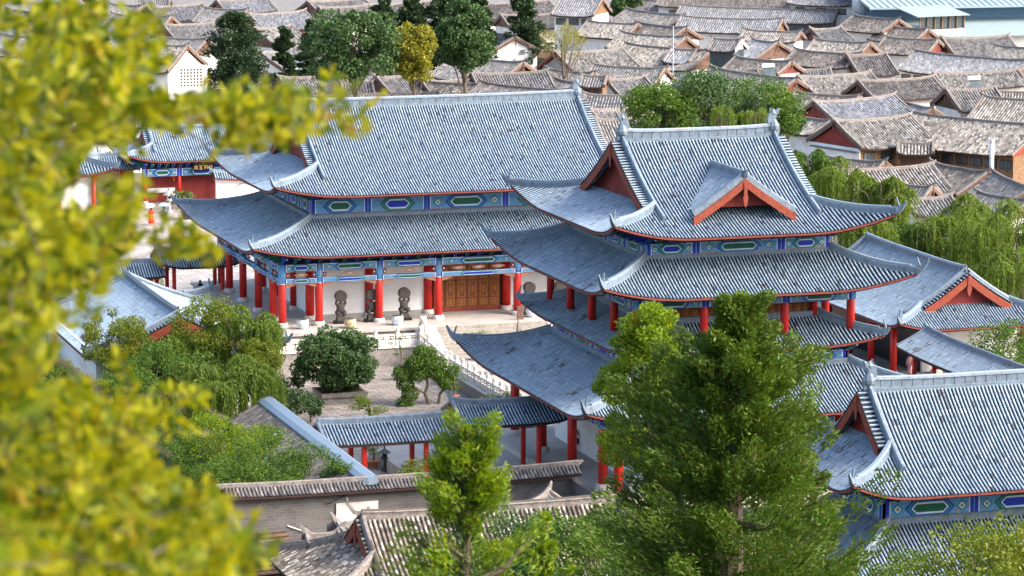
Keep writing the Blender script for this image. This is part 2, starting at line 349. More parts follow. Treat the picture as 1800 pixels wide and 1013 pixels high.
def hipridge(g, HX, HY, z0, hf, U, O, Rc, D, cx, cy, w=.16, h=.42, curl=.9, mat='ridge'):
    """hip ridge from the inner end (a=D) out over the corner, ending in an upturned horn"""
    a = np.linspace(D, 0, 14); l = np.clip(1-a/Rc, 0, 1)**2.2
    x = cx*(HX-a+O*l); y = cy*(HY-a+O*l); z = z0+hf(a)+U*l
    p = np.stack([x, y, z], 1); d = p[-1]-p[-2]; d /= np.linalg.norm(d)
    dh = np.array([cx, cy, 0])/math.sqrt(2); ext = []
    for k in (1, 2, 3, 4): ext.append(p[-1]+dh*(.2*k)*min(1, curl)+np.array([0, 0, curl*(k/4)**1.8]))
    p = np.vstack([p, ext]); scl = np.concatenate([np.ones(14), [.85, .65, .45, .25]])
    g.sweep(p, [(-w, -.06), (w, -.06), (w*.9, h*.75), (w*.5, h), (-w*.5, h), (-w*.9, h*.75)], mat, scale=scl)
    g.sweep(p[:13]+[0, 0, h*.98], [(-w*.75, -.02), (w*.75, -.02), (w*.6, .07), (-w*.6, .07)], 'troll' if mat == 'ridge' else mat)
    # upright finial near the corner
    q = p[13]; g.sweep([q+[0, 0, .1], q+[cx*.05, cy*.05, .5], q+[-cx*.06, -cy*.06, .95]], [(-.06, -.09), (.06, -.09), (.06, .09), (-.06, .09)], mat, up=(cx, -cy, 0), scale=[1, .8, .5])
def eave_trim(o_parent, fns, sides, drop=.11, mat='eave', inset=.04, name='eave_board'):
    g = G()
    for sd in sides:
        Pf, half = fns[sd]; S = np.linspace(-half, half, 40); P = Pf(S, np.full(40, inset))
        g.sweep(P+[0, 0, -.05], [(-.05, -drop), (.05, -drop), (.05, 0), (-.05, 0)], mat)
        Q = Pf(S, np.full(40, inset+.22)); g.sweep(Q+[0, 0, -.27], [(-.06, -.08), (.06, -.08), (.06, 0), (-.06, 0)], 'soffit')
    return g.build(name, o_parent)
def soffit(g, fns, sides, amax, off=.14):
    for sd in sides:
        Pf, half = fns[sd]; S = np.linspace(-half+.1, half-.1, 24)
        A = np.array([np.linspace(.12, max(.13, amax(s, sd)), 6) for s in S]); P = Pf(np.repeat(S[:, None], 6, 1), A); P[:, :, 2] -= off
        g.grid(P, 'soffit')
ornament2 = [(-.38, 0), (.42, 0), (.45, .35), (.30, .62), (.38, .95), (.30, 1.25), (.10, 1.40), (-.10, 1.45), (-.42, 1.62), (-.30, 1.30), (-.12, 1.12), (-.22, .85), (-.42, .6)]
def ridge_ornament(parent, p, sgn, s=1.0, rot=0, mat='ridge'):
    """carved beast at a ridge end: crouching body, raised neck and head, turned outwards"""
    g = G(); ex = np.array([math.cos(rot)*sgn, math.sin(rot)*sgn, 0.]); en = np.array([-math.sin(rot), math.cos(rot), 0.])
    p = np.array(p, float)
    g.poly([(x*s, y*s) for x, y in ornament2], p-en*.13*s, ex, (0, 0, 1), en, .26*s, mat)
    g.lathe(p+ex*(-.05*s)+[0, 0, .25*s], [(.10*s, 0), (.34*s, .1*s), (.36*s, .3*s), (.26*s, .55*s), (.12*s, .75*s)], mat, 8)
    g.lathe(p+ex*(-.02*s)+[0, 0, 1.15*s], [(.05*s, 0), (.17*s, .08*s), (.19*s, .2*s), (.12*s, .33*s), (.03*s, .45*s)], mat, 7)
    for k in (-1, 1): g.poly([(0, 0), (.14*s, .02*s), (.22*s, .36*s)], p+ex*(-.05*s)+en*(.1*s*k)+[0, 0, 1.35*s], ex, (0, 0, 1), en, .04*s, mat)
    return g.build('ridge_ornament', parent)
def main_ridge(parent, p0, p1, h=.6, w=.17, sag=.12, mat='ridge', top='troll'):
    g = G(); p0, p1 = np.array(p0, float), np.array(p1, float); t = np.linspace(0, 1, 17)[:, None]
    p = p0*(1-t)+p1*t; p[:, 2] += sag*(2*t[:, 0]-1)**4-.0
    g.sweep(p, [(-w, -.25), (w, -.25), (w, h*.12), (w*.75, h*.16), (w*.75, h*.8), (w*1.1, h*.84), (w*.9, h), (w*.3, h*1.1), (-w*.3, h*1.1), (-w*.9, h), (-w*1.1, h*.84), (-w*.75, h*.8), (-w*.75, h*.16), (-w, h*.12)], mat)
    g.sweep(p+[0, 0, h*.98], [(-w*.7, 0), (w*.7, 0), (w*.4, .1), (-w*.4, .1)], top)
    L = np.linalg.norm(p1-p0); k = max(2, int(L/.62)); d = (p1-p0)/L; ang = math.atan2(d[1], d[0])
    for i in range(1, k):
        q = p0+d*L*i/k; q[2] += sag*(2*i/k-1)**4
        g.box((q[0], q[1], q[2]+h*.48), (.035, w*1.58, h*.62), 'cnavy' if mat == 'ridge' else mat, ang)
    return g.build('main_ridge', parent)
def skirt_roof(parent, name, HX, HY, ze, zt, D, U=.7, O=.35, Rc=4, pitch=.22, r=.066, sides=('front', 'left', 'right', 'back'), seg=.8, c=.72, curl=.8, hips=((-1, -1), (-1, 1), (1, -1), (1, 1))):
    hf = lambda a: (zt-ze)*(c*(a/D)+(1-c)*(a/D)**2)
    fns = {s: slope_fn(s, HX, HY, ze, hf, U, O, Rc) for s in sides}
    g = G()
    for sd in sides:
        Pf, half = fns[sd]; k = int(half/pitch); rows = np.arange(-k, k+1)*pitch
        pp = pitch if sd in ('front', 'left', 'right') else pitch*2
        if sd == 'back': rows = np.arange(-int(half/.44), int(half/.44)+1)*.44
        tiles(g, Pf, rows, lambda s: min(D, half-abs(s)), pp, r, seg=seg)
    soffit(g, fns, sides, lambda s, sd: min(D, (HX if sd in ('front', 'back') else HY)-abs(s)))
    o = g.build(name, parent)
    eave_trim(o, fns, sides)
    for (cx, cy) in hips:
        g = G(); hipridge(g, HX, HY, ze, hf, U, O, Rc, D, cx, cy, curl=curl); g.build('hip_ridge', o)
    g = G(); x, y = HX-D, HY-D
    for a, b2 in (((-x, -y), (x, -y)), ((x, -y), (x, y)), ((x, y), (-x, y)), ((-x, y), (-x, -y))):
        g.sweep([(a[0], a[1], zt), (b2[0], b2[1], zt)], [(-.14, -.1), (.14, -.1), (.14, .22), (.08, .3), (-.08, .3), (-.14, .22)], 'ridge')
    g.build('top_ridge', o)
    return o, fns, hf
def hip_gable_roof(parent, name, HX, HY, ze, zr, xg, U=.8, O=.4, Rc=5, pitch=.22, r=.066, wv=.8, c=.62, seg=.8, curl=.9, rh=.7, orn=1.0, mats=('troll', 'tpan', 'ridge', 'bargered', 'redwall'), sides=('front', 'back', 'left', 'right'), cut=None, chui=.45, pend=True, eave='eave', backpitch=2):
    """xieshan roof: hipped skirt below, gable above; xg = half length of the ridge"""
    mr, mp, mg, mb, mw = mats; Dg = HX-xg
    hf = lambda a: (zr-ze)*(c*(a/HY)+(1-c)*(a/HY)**2)
    fns = {s: slope_fn(s, HX, HY, ze, hf, U, O, Rc) for s in ('front', 'back', 'left', 'right')}
    g = G()
    for sd in sides:
        Pf, half = fns[sd]; pp = pitch*(backpitch if sd == 'back' else 1)
        k = int(half/pp); rows = np.arange(-k, k+1)*pp
        if sd in ('front', 'back'): am = lambda s: HY if abs(s) <= xg else half-abs(s)
        else: am = lambda s: min(Dg+.05, half-abs(s))
        if cut is not None and sd == 'front':
            lo = lambda s: 0
            left = rows[np.abs(rows-cut[0]) >= 0]
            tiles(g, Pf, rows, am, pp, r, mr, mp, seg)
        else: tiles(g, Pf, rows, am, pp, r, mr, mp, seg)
    # verge strips: short cross rows outside the descending ridges
    for sx in (-1, 1):
        for sy in (-1, 1):
            A = np.arange(Dg+.1, HY, pitch*1.05)
            def Pv(S, T):     # S = distance up the slope, T = distance from the outer verge inwards
                S = np.asarray(S); T = np.asarray(T); return np.stack([sx*(xg+wv-T), sy*(-HY+S)*1.0+0*T, ze+hf(S)+0*T+.03], -1)
            def Pv2(S, T): S = np.asarray(S); return Pv(-S, T)
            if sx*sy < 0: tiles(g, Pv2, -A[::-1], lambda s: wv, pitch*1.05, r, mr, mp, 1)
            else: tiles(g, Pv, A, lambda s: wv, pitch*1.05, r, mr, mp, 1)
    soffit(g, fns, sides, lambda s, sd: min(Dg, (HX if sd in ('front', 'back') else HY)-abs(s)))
    o = g.build(name, parent)
    eave_trim(o, fns, sides, mat=eave)
    for cx in (-1, 1):
        for cy in (-1, 1):
            g = G(); hipridge(g, HX, HY, ze, hf, U, O, Rc, Dg, cx, cy, curl=curl, mat=mg); g.build('hip_ridge', o)
            g = G(); a = np.linspace(HY-.1, Dg*(1-chui), 14)
            p = np.stack([np.full(14, cx*xg), cy*(HY-a), ze+hf(a)], 1)
            g.sweep(p, [(-.15, 0), (.15, 0), (.14, .32), (.07, .42), (-.07, .42), (-.14, .32)], mg)
            g.sweep(p+[0, 0, .41], [(-.1, 0), (.1, 0), (.07, .07), (-.07, .07)], mr)
            g.build('descending_ridge', o)
        # barge board, gable wall, pendant
        g = G(); a = np.linspace(Dg+.05, HY, 12); q = np.stack([np.full(12, cx*(xg+wv-.05)), -(HY-a), ze+hf(a)-.08], 1)
        q2 = q.copy(); q2[:, 1] *= -1; hh = .62*min(1, HY/8+.3)
        for P in (q, q2):
            for lo, hi, th, mt in ((-hh, 0, .05, mb),):
                W = np.array([[p+[-th, 0, lo], p+[th, 0, lo], p+[th, 0, hi], p+[-th, 0, hi]] for p in P]); W = np.concatenate([W, W[:, :1]], 1); g.grid(W, mt)
        if pend:
            zt = ze+hf(HY)-.1; g.poly([(-.12, 0), (.12, 0), (.12, -1.2*hh), (.2, -1.5*hh), (.1, -2.2*hh), (0, -2.5*hh), (-.1, -2.2*hh), (-.2, -1.5*hh), (-.12, -1.2*hh)], (cx*(xg+wv+.0), 0, zt), (0, 1, 0), (0, 0, 1), (cx, 0, 0), .06, mb)
        g.build('barge_board', o)
        g = G(); zb = ze+hf(Dg)-.3
        yy = np.concatenate([-(HY-a), (HY-a)[::-1]]); zz = np.concatenate([ze+hf(a)-.2, (ze+hf(a)-.2)[::-1]])
        g.poly(list(zip(yy, zz))+[(HY-Dg, zb), (-(HY-Dg), zb)], (cx*(xg-.1), 0, 0), (0, 1, 0), (0, 0, 1), (-cx, 0, 0), .1, mw)
        g.build('gable_wall', o)
    main_ridge(o, (-xg, 0, zr), (xg, 0, zr), h=rh, mat=mg, top=mr)
    if orn:
        for cx in (-1, 1): ridge_ornament(o, (cx*(xg-.05), 0, zr+.05), -cx, orn, mat=mg)
    return o, fns, hf
def gable_roof(parent, name, L, W, ze, zr, pitch=.22, r=.066, mats=('troll', 'tpan', 'ridge', 'bargered', 'redwall'), seg=.9, c=.85, rh=.35, lift=.25, nc=5, barge=True, eave='eave', horn=.4, rsag=.12):
    """straight ridge along local x, length 2L, half span W"""
    mr, mp, mg, mb, mw = mats
    g = G(); hf = lambda a: (zr-ze)*(c*(a/W)+(1-c)*(a/W)**2)
    for sy in (1, -1):
        def Pf(S, A):
            S = np.asarray(S); A = np.asarray(A); return np.stack([sy*S, sy*(-W+A), ze+hf(A)+lift*(np.abs(S)/L)**4], -1)
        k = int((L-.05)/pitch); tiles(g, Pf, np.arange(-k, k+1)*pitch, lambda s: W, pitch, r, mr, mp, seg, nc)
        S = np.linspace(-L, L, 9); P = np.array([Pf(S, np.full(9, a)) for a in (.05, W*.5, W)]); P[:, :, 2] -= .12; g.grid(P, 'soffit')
        g.sweep(Pf(S, np.full(9, .06))+[0, 0, -.07], [(-.04, -.12), (.04, -.12), (.04, 0), (-.04, 0)], eave)
    o = g.build(name, parent)
    g = G(); t = np.linspace(-1, 1, 13); p = np.stack([t*L, 0*t, zr+rsag*0+lift*np.abs(t)**4], 1)
    if horn: p = np.vstack([p[0]+[-.35, 0, horn], p[0]+[-.12, 0, horn*.35], p, p[-1]+[.12, 0, horn*.35], p[-1]+[.35, 0, horn]]); scl = [.35, .7]+[1]*13+[.7, .35]
    else: scl = None
    g.sweep(p, [(-.13, -.1), (.13, -.1), (.12, rh*.8), (.06, rh), (-.06, rh), (-.12, rh*.8)], mg, scale=scl); g.build('main_ridge', o)
    if barge:
        for cx in (-1, 1):
            g = G(); a = np.linspace(0, W, 8)
            for sy in (-1, 1):
                P = np.stack([np.full(8, cx*(L+.02)), sy*(W-a), ze+hf(a)+lift], 1)
                g.sweep(P+[0, 0, -.03], [(-.05, -.32), (.05, -.32), (.05, 0), (-.05, 0)], mb)
                g.sweep(P+[-cx*.1, 0, 0], [(-.13, -.02), (.13, -.02), (.1, .16), (-.1, .16)], mg)
            g.build('barge_board', o)
    return o

# ------------------------------------------------------------------ painted timber
def hexa(w, h, k=.5): return [(-w/2, 0), (-w/2+h*k, -h/2), (w/2-h*k, -h/2), (w/2, 0), (w/2-h*k, h/2), (-w/2+h*k, h/2)]
def band(g, p0, p1, z0, z1, edges, th=.22, phase=0, flat=False, rich=True):
    """painted beam between p0 and p1 (xy), outside face to the right-hand normal; edges = bay limits along it"""
    p0, p1 = np.array(p0, float), np.array(p1, float); L = np.linalg.norm(p1-p0); d = (p1-p0)/L; nn = np.array([d[1], -d[0]])
    ex = np.array([d[0], d[1], 0]); en = np.array([nn[0], nn[1], 0]); h = z1-z0
    c = (p0+p1)/2-nn*th/2; g.box((c[0], c[1], (z0+z1)/2), (L, th, h), 'ornament', math.atan2(d[1], d[0]))
    o = lambda t, e: np.array([p0[0]+d[0]*t, p0[1]+d[1]*t, (z0+z1)/2])+en*e
    for zz, mt in ((z1-.03, 'cwhite'), (z0+.03, 'corange' if not flat else 'cwhite')):
        g.poly([(0, -.02), (L, -.02), (L, .02), (0, .02)], np.array([p0[0], p0[1], zz])+en*.002, ex, (0, 0, 1), en, .012, mt)
    for i in range(len(edges)-1):
        a, b2 = edges[i], edges[i+1]; w_ = b2-a; m_ = (a+b2)/2
        if w_ < .8: continue
        pw = min(w_*.42, 2.6) if w_ > 3.2 else w_*.4; q = ('cblue', 'cgreen')[(i+phase) % 2]; q2 = ('cgreen', 'cblue')[(i+phase) % 2]
        for sz, sh, e, mt in ((pw+h*.8, h*.96, .004, q2), (pw+h*.55, h*.90, .012, 'cteal'), (pw+h*.2, h*.80, .02, 'cblue' if q == 'cgreen' else 'cgreen'), (pw, h*.68, .028, 'cwhite'), (pw-h*.22, h*.46, .036, q)):
            g.poly(hexa(sz, sh), o(m_, e), ex, (0, 0, 1), en, .012, mt)
        for sg in (-1, 1):
            e1 = m_+sg*(w_/2)
            g.poly([(-.10, -h*.48), (.10, -h*.48), (.10, h*.48), (-.10, h*.48)], o(e1-sg*.14, .004), ex, (0, 0, 1), en, .02, 'cblue')
            g.poly([(-.03, -h*.46), (.03, -h*.46), (.03, h*.46), (-.03, h*.46)], o(e1-sg*.28, .004), ex, (0, 0, 1), en, .02, 'cwhite')
            rem = w_/2-pw/2-h*.4
            if rem > h*.9 and rich:
                cc = e1-sg*(.32+(rem-.32)*.5); q_ = h*.36
                g.poly([(-q_, 0), (0, -q_), (q_, 0), (0, q_)], o(cc, .004), ex, (0, 0, 1), en, .014, 'cteal')
                g.poly([(-q_*.62, 0), (0, -q_*.62), (q_*.62, 0), (0, q_*.62)], o(cc, .016), ex, (0, 0, 1), en, .014, 'cwhite')
                g.poly([(-q_*.34, 0), (0, -q_*.34), (q_*.34, 0), (0, q_*.34)], o(cc, .028), ex, (0, 0, 1), en, .014, 'corange')
def rect_sides(hx, hy, which):
    D = {'front': ((-hx, -hy), (hx, -hy)), 'left': ((-hx, hy), (-hx, -hy)), 'right': ((hx, -hy), (hx, hy)), 'back': ((hx, hy), (-hx, hy))}
    return [D[w] for w in which]
def brackets(parent, hx, hy, z0, z1, which=('front', 'left', 'right'), step=.72, out=.9, name='bracket_frieze'):
    g = G(); h = z1-z0; rise = h
    for p0, p1 in rect_sides(hx, hy, which):
        p0, p1 = np.array(p0), np.array(p1); L = np.linalg.norm(p1-p0); d = (p1-p0)/L; nn = np.array([d[1], -d[0]]); ang = math.atan2(d[1], d[0])
        c = (p0+p1)/2-nn*.12; g.box((c[0], c[1], (z0+z1)/2+.15), (L-.2, .1, h+.5), 'cnavy', ang)
        k = max(2, int(L/step))
        for i in range(k+1):
            q = p0+d*L*i/k; A, B = (('cblue', 'cgreen'), ('cgreen', 'cblue'))[i % 2]
            for j in range(4):
                f = (j+.5)/4; dep = .12+out*f; wd = .12+.34*f
                c = q+nn*dep/2; z = z0+h*f
                g.box((c[0], c[1], z), (.13, dep, h*.2), A, ang)
                c2 = q+nn*(dep-.06); g.box((c2[0], c2[1], z+h*.03), (wd, .1, h*.16), (B, A)[j % 2], ang)
                for s2 in (-1, 1):
                    c3 = c2+d*s2*wd*.46; g.box((c3[0], c3[1], z+h*.11), (.09, .12, .06), 'cteal', ang)
            c4 = q+nn*(.2+out); g.box((c4[0], c4[1], z0+h*.80), (.06, .2, .07), 'cwhite', ang)
    return g.build(name, parent)
def column(parent, x, y, z0, z1, r=.27, base=True, rb=.46, painted=0, mat='red'):
    g = G(); zt = z1
    g.lathe((x, y, 0), [(r, z0+(.25 if base else 0)), (r, z0+(z1-z0)*.5), (r*.96, zt)], mat, 14)
    if painted:
        g.lathe((x, y, 0), [(r*1.06, zt-painted), (r*1.06, zt+.004)], 'ornament', 14); g.lathe((x, y, 0), [(r*1.1, zt-painted-.05), (r*1.1, zt-painted)], 'cwhite', 14)
    o = g.build('column', parent, True)
    me = o.data
    for p in me.polygons:
        if len(p.vertices) > 4: p.use_smooth = False
    if base:
        g = G(); g.lathe((x, y, z0), [(rb, 0), (rb, .14), (rb*.98, .22), (r*1.15, .32)], 'marble', 14); g.build('column_base', o)
    return o
def door_leaf(g, x0, x1, y, z0, z1, n, nr=((.03, .15), (.19, .50), (.54, .66), (.69, .97))):
    g.bb(x0, x1, y, y+.12, z0, z1, 'wooddoor'); w_ = (x1-x0)/n
    for i in range(n):
        g.bb(x0+w_*i-.03, x0+w_*i+.03, y-.05, y, z0, z1, 'wooddoor')
        for a, b2 in nr:
            X0, X1, Z0, Z1 = x0+w_*(i+.14), x0+w_*(i+.86), z0+(z1-z0)*a, z0+(z1-z0)*b2
            g.bb(X0, X1, y-.03, y, Z0, Z1, 'doorpanel'); g.bb(X0+w_*.12, X1-w_*.12, y-.045, y-.03, Z0+.08, Z1-.08, 'wooddoor')
            g.poly([(w_*.16*math.cos(t), min(.28, (Z1-Z0)*.3)*math.sin(t)) for t in np.linspace(0, 2*math.pi, 8, endpoint=False)], ((X0+X1)/2, y-.045, (Z0+Z1)/2), (1, 0, 0), (0, 0, 1), (0, -1, 0), .015, 'doorpanel')

# ================================================================== GROUND
g = G(); xs = np.concatenate([np.linspace(-160, 40, 21), np.linspace(45, 130, 18), np.linspace(140, 420, 15)]); ys = np.concatenate([np.linspace(-30, 180, 43), np.linspace(190, 262, 8), np.array([262.02]), np.linspace(280, 900, 26)])
X, Y = np.meshgrid(xs, ys, indexing='ij')
Z = np.maximum(-1.45, 41.5-.30*Y) + np.where(Y < 130, np.sin(X*.21)*np.cos(Y*.17)*.6, 0)*(Z if False else 1)
Z = np.where(Y > 147, np.where(Y > 262.01, -.05, -1.45), Z)
g.grid(np.stack([X, Y, Z], -1)[:, :, :], 'hill'); o = struct(g.build('ground', smooth=True)); M_town = o
def slab(name, x0, x1, y0, y1, z0, z1, mat): g = G(); g.bb(x0, x1, y0, y1, z0, z1, mat); return struct(g.build(name))
slab('town_lanes', -60, 420, 336, 880, -.04, .0, 'townground')
slab('side_lanes', 104, 330, 236, 336, -.04, .0, 'townground')
slab('east_lanes', 125, 330, 150, 236, -.04, .0, 'townground')
slab('plaza', 30, 104, 262, 336, -1.4, .02, 'plaza')
slab('garden_paving', 48, 70.6, 203, 244.2, -1.44, -1.3, 'garden')
slab('entrance_path', 71.3, 83, 212, 244.5, -1.42, -.5, 'plaza')
slab('hall_courtyard', 58, 100, 196, 212, -1.42, -.49, 'floorstone')
slab('east_courtyard', 86, 125, 175, 262, -1.42, -.35, 'stonedark')

# ================================================================== MAIN HALL (far, double eaves)
AX, AY = 77.0, 259.5
A = thing('temple_hall', 'wide two-tiered blue-tiled palace hall with red columns, white walls and stone figures on its porch', 'temple hall', (AX, AY, 0))
HXc, HYc = 15.57, 10.3
g = G(); g.bb(-17.3, 17.3, -13.4, 13.2, -1.4, 1.0, 'steps'); g.bb(-17.5, 17.5, -13.6, 13.4, 1.0, 1.2, 'floorstone'); g.build('platform', A)
# columns
cx = [-15.57, -12.68, -7.94, -3.2, 3.2, 7.94, 12.68, 15.57]; cy = [-10.3, -7.4, -2.6, 2.6, 7.4, 10.3]
for x in cx: column(A, x, -10.3, 1.2, 5.95, .30, painted=1.4)
for y in cy[1:]:
    column(A, -15.57, y, 1.2, 5.95, .30, painted=1.4); column(A, 15.57, y, 1.2, 5.95, .30, painted=1.4)
for x in cx[1:-1]: column(A, x, -7.5, 1.2, 6.2, .34)
for y in cy[2:5]: column(A, -12.68, y, 1.2, 6.2, .34)
# walls
g = G()
for a, b2 in ((-12.68, -7.94), (-7.94, -3.2), (3.2, 7.94), (7.94, 12.68)):
    g.bb(a+.02, b2-.02, -7.45, -7.15, 1.5, 7, 'white'); g.bb(a+.02, b2-.02, -7.5, -7.1, 1.2, 1.5, 'grey')
g.bb(-12.6, -12.4, -7.12, 7.4, 1.5, 7, 'white'); g.bb(-12.66, -12.36, -7.08, 7.4, 1.2, 1.5, 'grey')
g.bb(12.4, 12.6, -7.12, 7.4, 1.2, 7, 'white'); g.bb(-12.4, 12.4, 7.2, 7.4, 1.2, 7, 'white'); g.build('wall', A)
g = G(); g.bb(-3.0, 3.0, -7.3, -7.0, 1.2, 6.6, 'dwood'); g.bb(-2.85, 2.85, -7.42, -7.3, 1.2, 1.55, 'bargered')
o = g.build('door_frame', A); g = G(); door_leaf(g, -2.7, 2.7, -7.45, 1.55, 5.6, 6); g.build('door', o)
# porch beams: upper and lower painted bands with carved gap
def bays(c): return [0]+[b2-c[0] for b2 in c[1:]]
for nm, p0, p1, cc in (('front', (-15.8, -10.55), (15.8, -10.55), cx), ('left', (-15.82, 10.5), (-15.82, -10.5), [-y for y in cy[::-1]]), ('right', (15.82, -10.5), (15.82, 10.5), cy)):
    g = G(); e = [x-cc[0]+.24 for x in cc]; band(g, p0, p1, 5.42, 5.98, e, .3, 0); band(g, p0, p1, 4.5, 4.88, e, .3, 1, rich=False)
    p0, p1 = np.array(p0), np.array(p1); d = (p1-p0)/np.linalg.norm(p1-p0); nn = np.array([d[1], -d[0]]); ang = math.atan2(d[1], d[0])
    for i in range(len(e)-1):
        m_ = (e[i]+e[i+1])/2; w_ = e[i+1]-e[i]
        for t in ([m_] if w_ < 5.5 else [m_-1.6, m_, m_+1.6]):
            q = p0+d*t-nn*.12; pts = [(math.cos(a)*.5*(1+.12*math.cos(4*a)), math.sin(a)*.15) for a in np.linspace(0, 2*math.pi, 14, endpoint=False)]
            g.poly(pts, (q[0], q[1], 5.15), (d[0], d[1], 0), (0, 0, 1), (nn[0], nn[1], 0), .07, 'corange'); g.poly([(x*.45, y*.45) for x, y in pts], (q[0]+nn[0]*.075, q[1]+nn[1]*.075, 5.15), (d[0], d[1], 0), (0, 0, 1), (nn[0], nn[1], 0), .03, 'floorstone')
        for sg in (0, 1):     # carved brackets under the lower beam, red studs between beams
            t0 = e[i+sg]; k = 1 if sg == 0 else -1; q = p0+d*(t0+k*.26)-nn*.14
            g.poly([(0, 0), (k*.85, 0), (k*.8, -.1), (k*.55, -.13), (k*.42, -.22), (k*.15, -.25), (0, -.34)][::k], (q[0], q[1], 4.49), (d[0], d[1], 0), (0, 0, 1), (nn[0], nn[1], 0), .07, 'corange')
            g.box((q[0]+d[0]*k*.15, q[1]+d[1]*k*.15, 5.15), (.28, .12, .34), 'redwall', ang); q3 = q+d*k*.15+nn*.07; g.box((q3[0], q3[1], 5.15), (.1, .04, .1), 'cwhite', ang)
    g.build('painted_beam', A)
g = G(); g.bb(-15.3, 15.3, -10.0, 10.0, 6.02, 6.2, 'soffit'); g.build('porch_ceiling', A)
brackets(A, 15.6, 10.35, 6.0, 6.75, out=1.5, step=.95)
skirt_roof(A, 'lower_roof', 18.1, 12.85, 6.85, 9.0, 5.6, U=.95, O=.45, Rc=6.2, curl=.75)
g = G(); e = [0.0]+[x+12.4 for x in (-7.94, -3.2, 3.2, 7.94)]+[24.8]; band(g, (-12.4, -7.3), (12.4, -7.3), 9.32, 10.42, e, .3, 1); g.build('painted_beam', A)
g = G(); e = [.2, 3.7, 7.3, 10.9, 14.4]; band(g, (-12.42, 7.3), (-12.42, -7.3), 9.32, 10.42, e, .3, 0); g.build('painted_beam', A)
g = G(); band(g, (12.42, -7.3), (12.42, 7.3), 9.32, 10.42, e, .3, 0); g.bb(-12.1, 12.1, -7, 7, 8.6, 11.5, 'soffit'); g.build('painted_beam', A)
brackets(A, 12.45, 7.35, 10.42, 11.1, out=1.9, step=.95)
hip_gable_roof(A, 'upper_roof', 15.75, 10.4, 11.05, 16.75, 11.6, U=1.0, O=.45, Rc=6, rh=.62, curl=.85, c=.60, wv=.75)

# ================================================================== TOWER HALL (near right, four tiers)
BX, BY = 76.45, 200.3
B = thing('pagoda_hall', 'tall blue-tiled palace tower with four stacked roofs and a small gabled dormer at its front', 'pagoda hall', (BX, BY, 0))
g = G(); g.bb(-10.2, 10.2, -11.4, 11.6, -1.4, -.1, 'marble'); g.bb(-10.3, 10.3, -11.5, 11.7, -.1, .02, 'floorstone'); g.build('platform', B)
for y in (-10.2, -7.4, -1.5, 4.5, 10.2): column(B, -8.85, y, .02, 4.5, .30, painted=.7); column(B, 8.85, y, .02, 4.5, .33)
for x in (-5.4, 0, 5.4): column(B, x, -10.2, .02, 4.5, .33)
g = G(); g.bb(-6.6, 6.6, -8.6, -8.4, .02, 5, 'dwood'); g.bb(-6.6, -6.4, -8.39, 8.6, .02, 5, 'white'); g.bb(6.4, 6.6, -8.39, 8.6, .02, 5, 'white'); g.build('wall', B)
for p0, p1, e in (((-9.05, -10.4), (9.05, -10.4), [.2, 3.65, 9.05, 14.45, 17.9]), ((-9.07, 10.4), (-9.07, -10.4), [.2, 4.2, 8.2, 12.6, 16.6, 20.6]), ((9.07, -10.4), (9.07, 10.4), [.2, 4.2, 8.2, 12.6, 16.6, 20.6])):
    g = G(); band(g, p0, p1, 3.85, 4.5, e, .3, 0); g.build('painted_beam', B)
brackets(B, 8.9, 10.25, 4.45, 5.0, out=1.3)
skirt_roof(B, 'ground_roof', 11.55, 12.85, 5.0, 7.15, 4.6, U=1.0, O=.45, Rc=5.5, curl=.9)
# second storey
for p0, p1, e in (((-6.95, -8.1), (6.95, -8.1), [.1, 3.2, 6.95, 10.7, 13.8]), ((-6.97, 8.1), (-6.97, -8.1), [.1, 4.1, 8.1, 12.1, 16.1]), ((6.97, -8.1), (6.97, 8.1), [.1, 4.1, 8.1, 12.1, 16.1])):
    g = G(); band(g, p0, p1, 7.2, 7.95, e, .3, 0); g.build('painted_beam', B)
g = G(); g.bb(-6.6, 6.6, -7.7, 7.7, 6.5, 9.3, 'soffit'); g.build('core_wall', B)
brackets(B, 7.0, 8.15, 7.95, 8.55, out=1.0, step=.8)
skirt_roof(B, 'balcony_roof', 8.35, 9.5, 8.5, 9.95, 2.9, U=.55, O=.3, Rc=4, curl=.45)
# third storey: columns stand on the balcony roof, carved screens behind
for x in (-7.05, -2.65, 2.65, 7.05): column(B, x, -8.2, 9.25, 11.9, .26, base=False)
for y in (-4.2, 0, 4.2, 8.2): column(B, -7.05, y, 9.25, 11.9, .26, base=False); column(B, 7.05, y, 9.25, 11.9, .26, base=False)
for x in (-5.3, -1.0, 1.0, 5.3): column(B, x, -6.55, 9.9, 11.9, .24, base=False)
g = G(); g.bb(-5.3, 5.3, -6.2, 6.5, 9.9, 12.6, 'dwood'); g.build('screen_wall', B)
for x0, x1 in ((-5.1, -1.15), (-.85, .85), (1.15, 5.1)):
    g = G(); door_leaf(g, x0, x1, -6.35, 9.95, 11.7, 7 if x1-x0 > 2 else 3, ((.04, .4), (.46, .96))); g.build('screen_door', B)
for k in range(3):
    g = G(); door_leaf(g, -6.1+k*4.1, -2.3+k*4.1, 0, 9.95, 11.7, 7, ((.04, .4), (.46, .96))); o = g.build('screen_door', B); o.rotation_euler = (0, 0, R(-90)); o.location = (-5.45, -.1, 0)
for p0, p1, e in (((-7.3, -8.45), (7.3, -8.45), [.25, 4.65, 9.95, 14.35]), ((-7.32, 8.4), (-7.32, -8.4), [.2, 4.2, 8.4, 12.6, 16.6]), ((7.32, -8.4), (7.32, 8.4), [.2, 4.2, 8.4, 12.6, 16.6])):
    g = G(); band(g, p0, p1, 11.12, 11.72, e, .3, 1); g.build('painted_beam', B)
brackets(B, 7.1, 8.25, 11.72, 12.2, out=1.6, step=.9)
skirt_roof(B, 'middle_roof', 9.75, 10.75, 12.1, 14.05, 3.75, U=.95, O=.45, Rc=5.5, curl=.9)
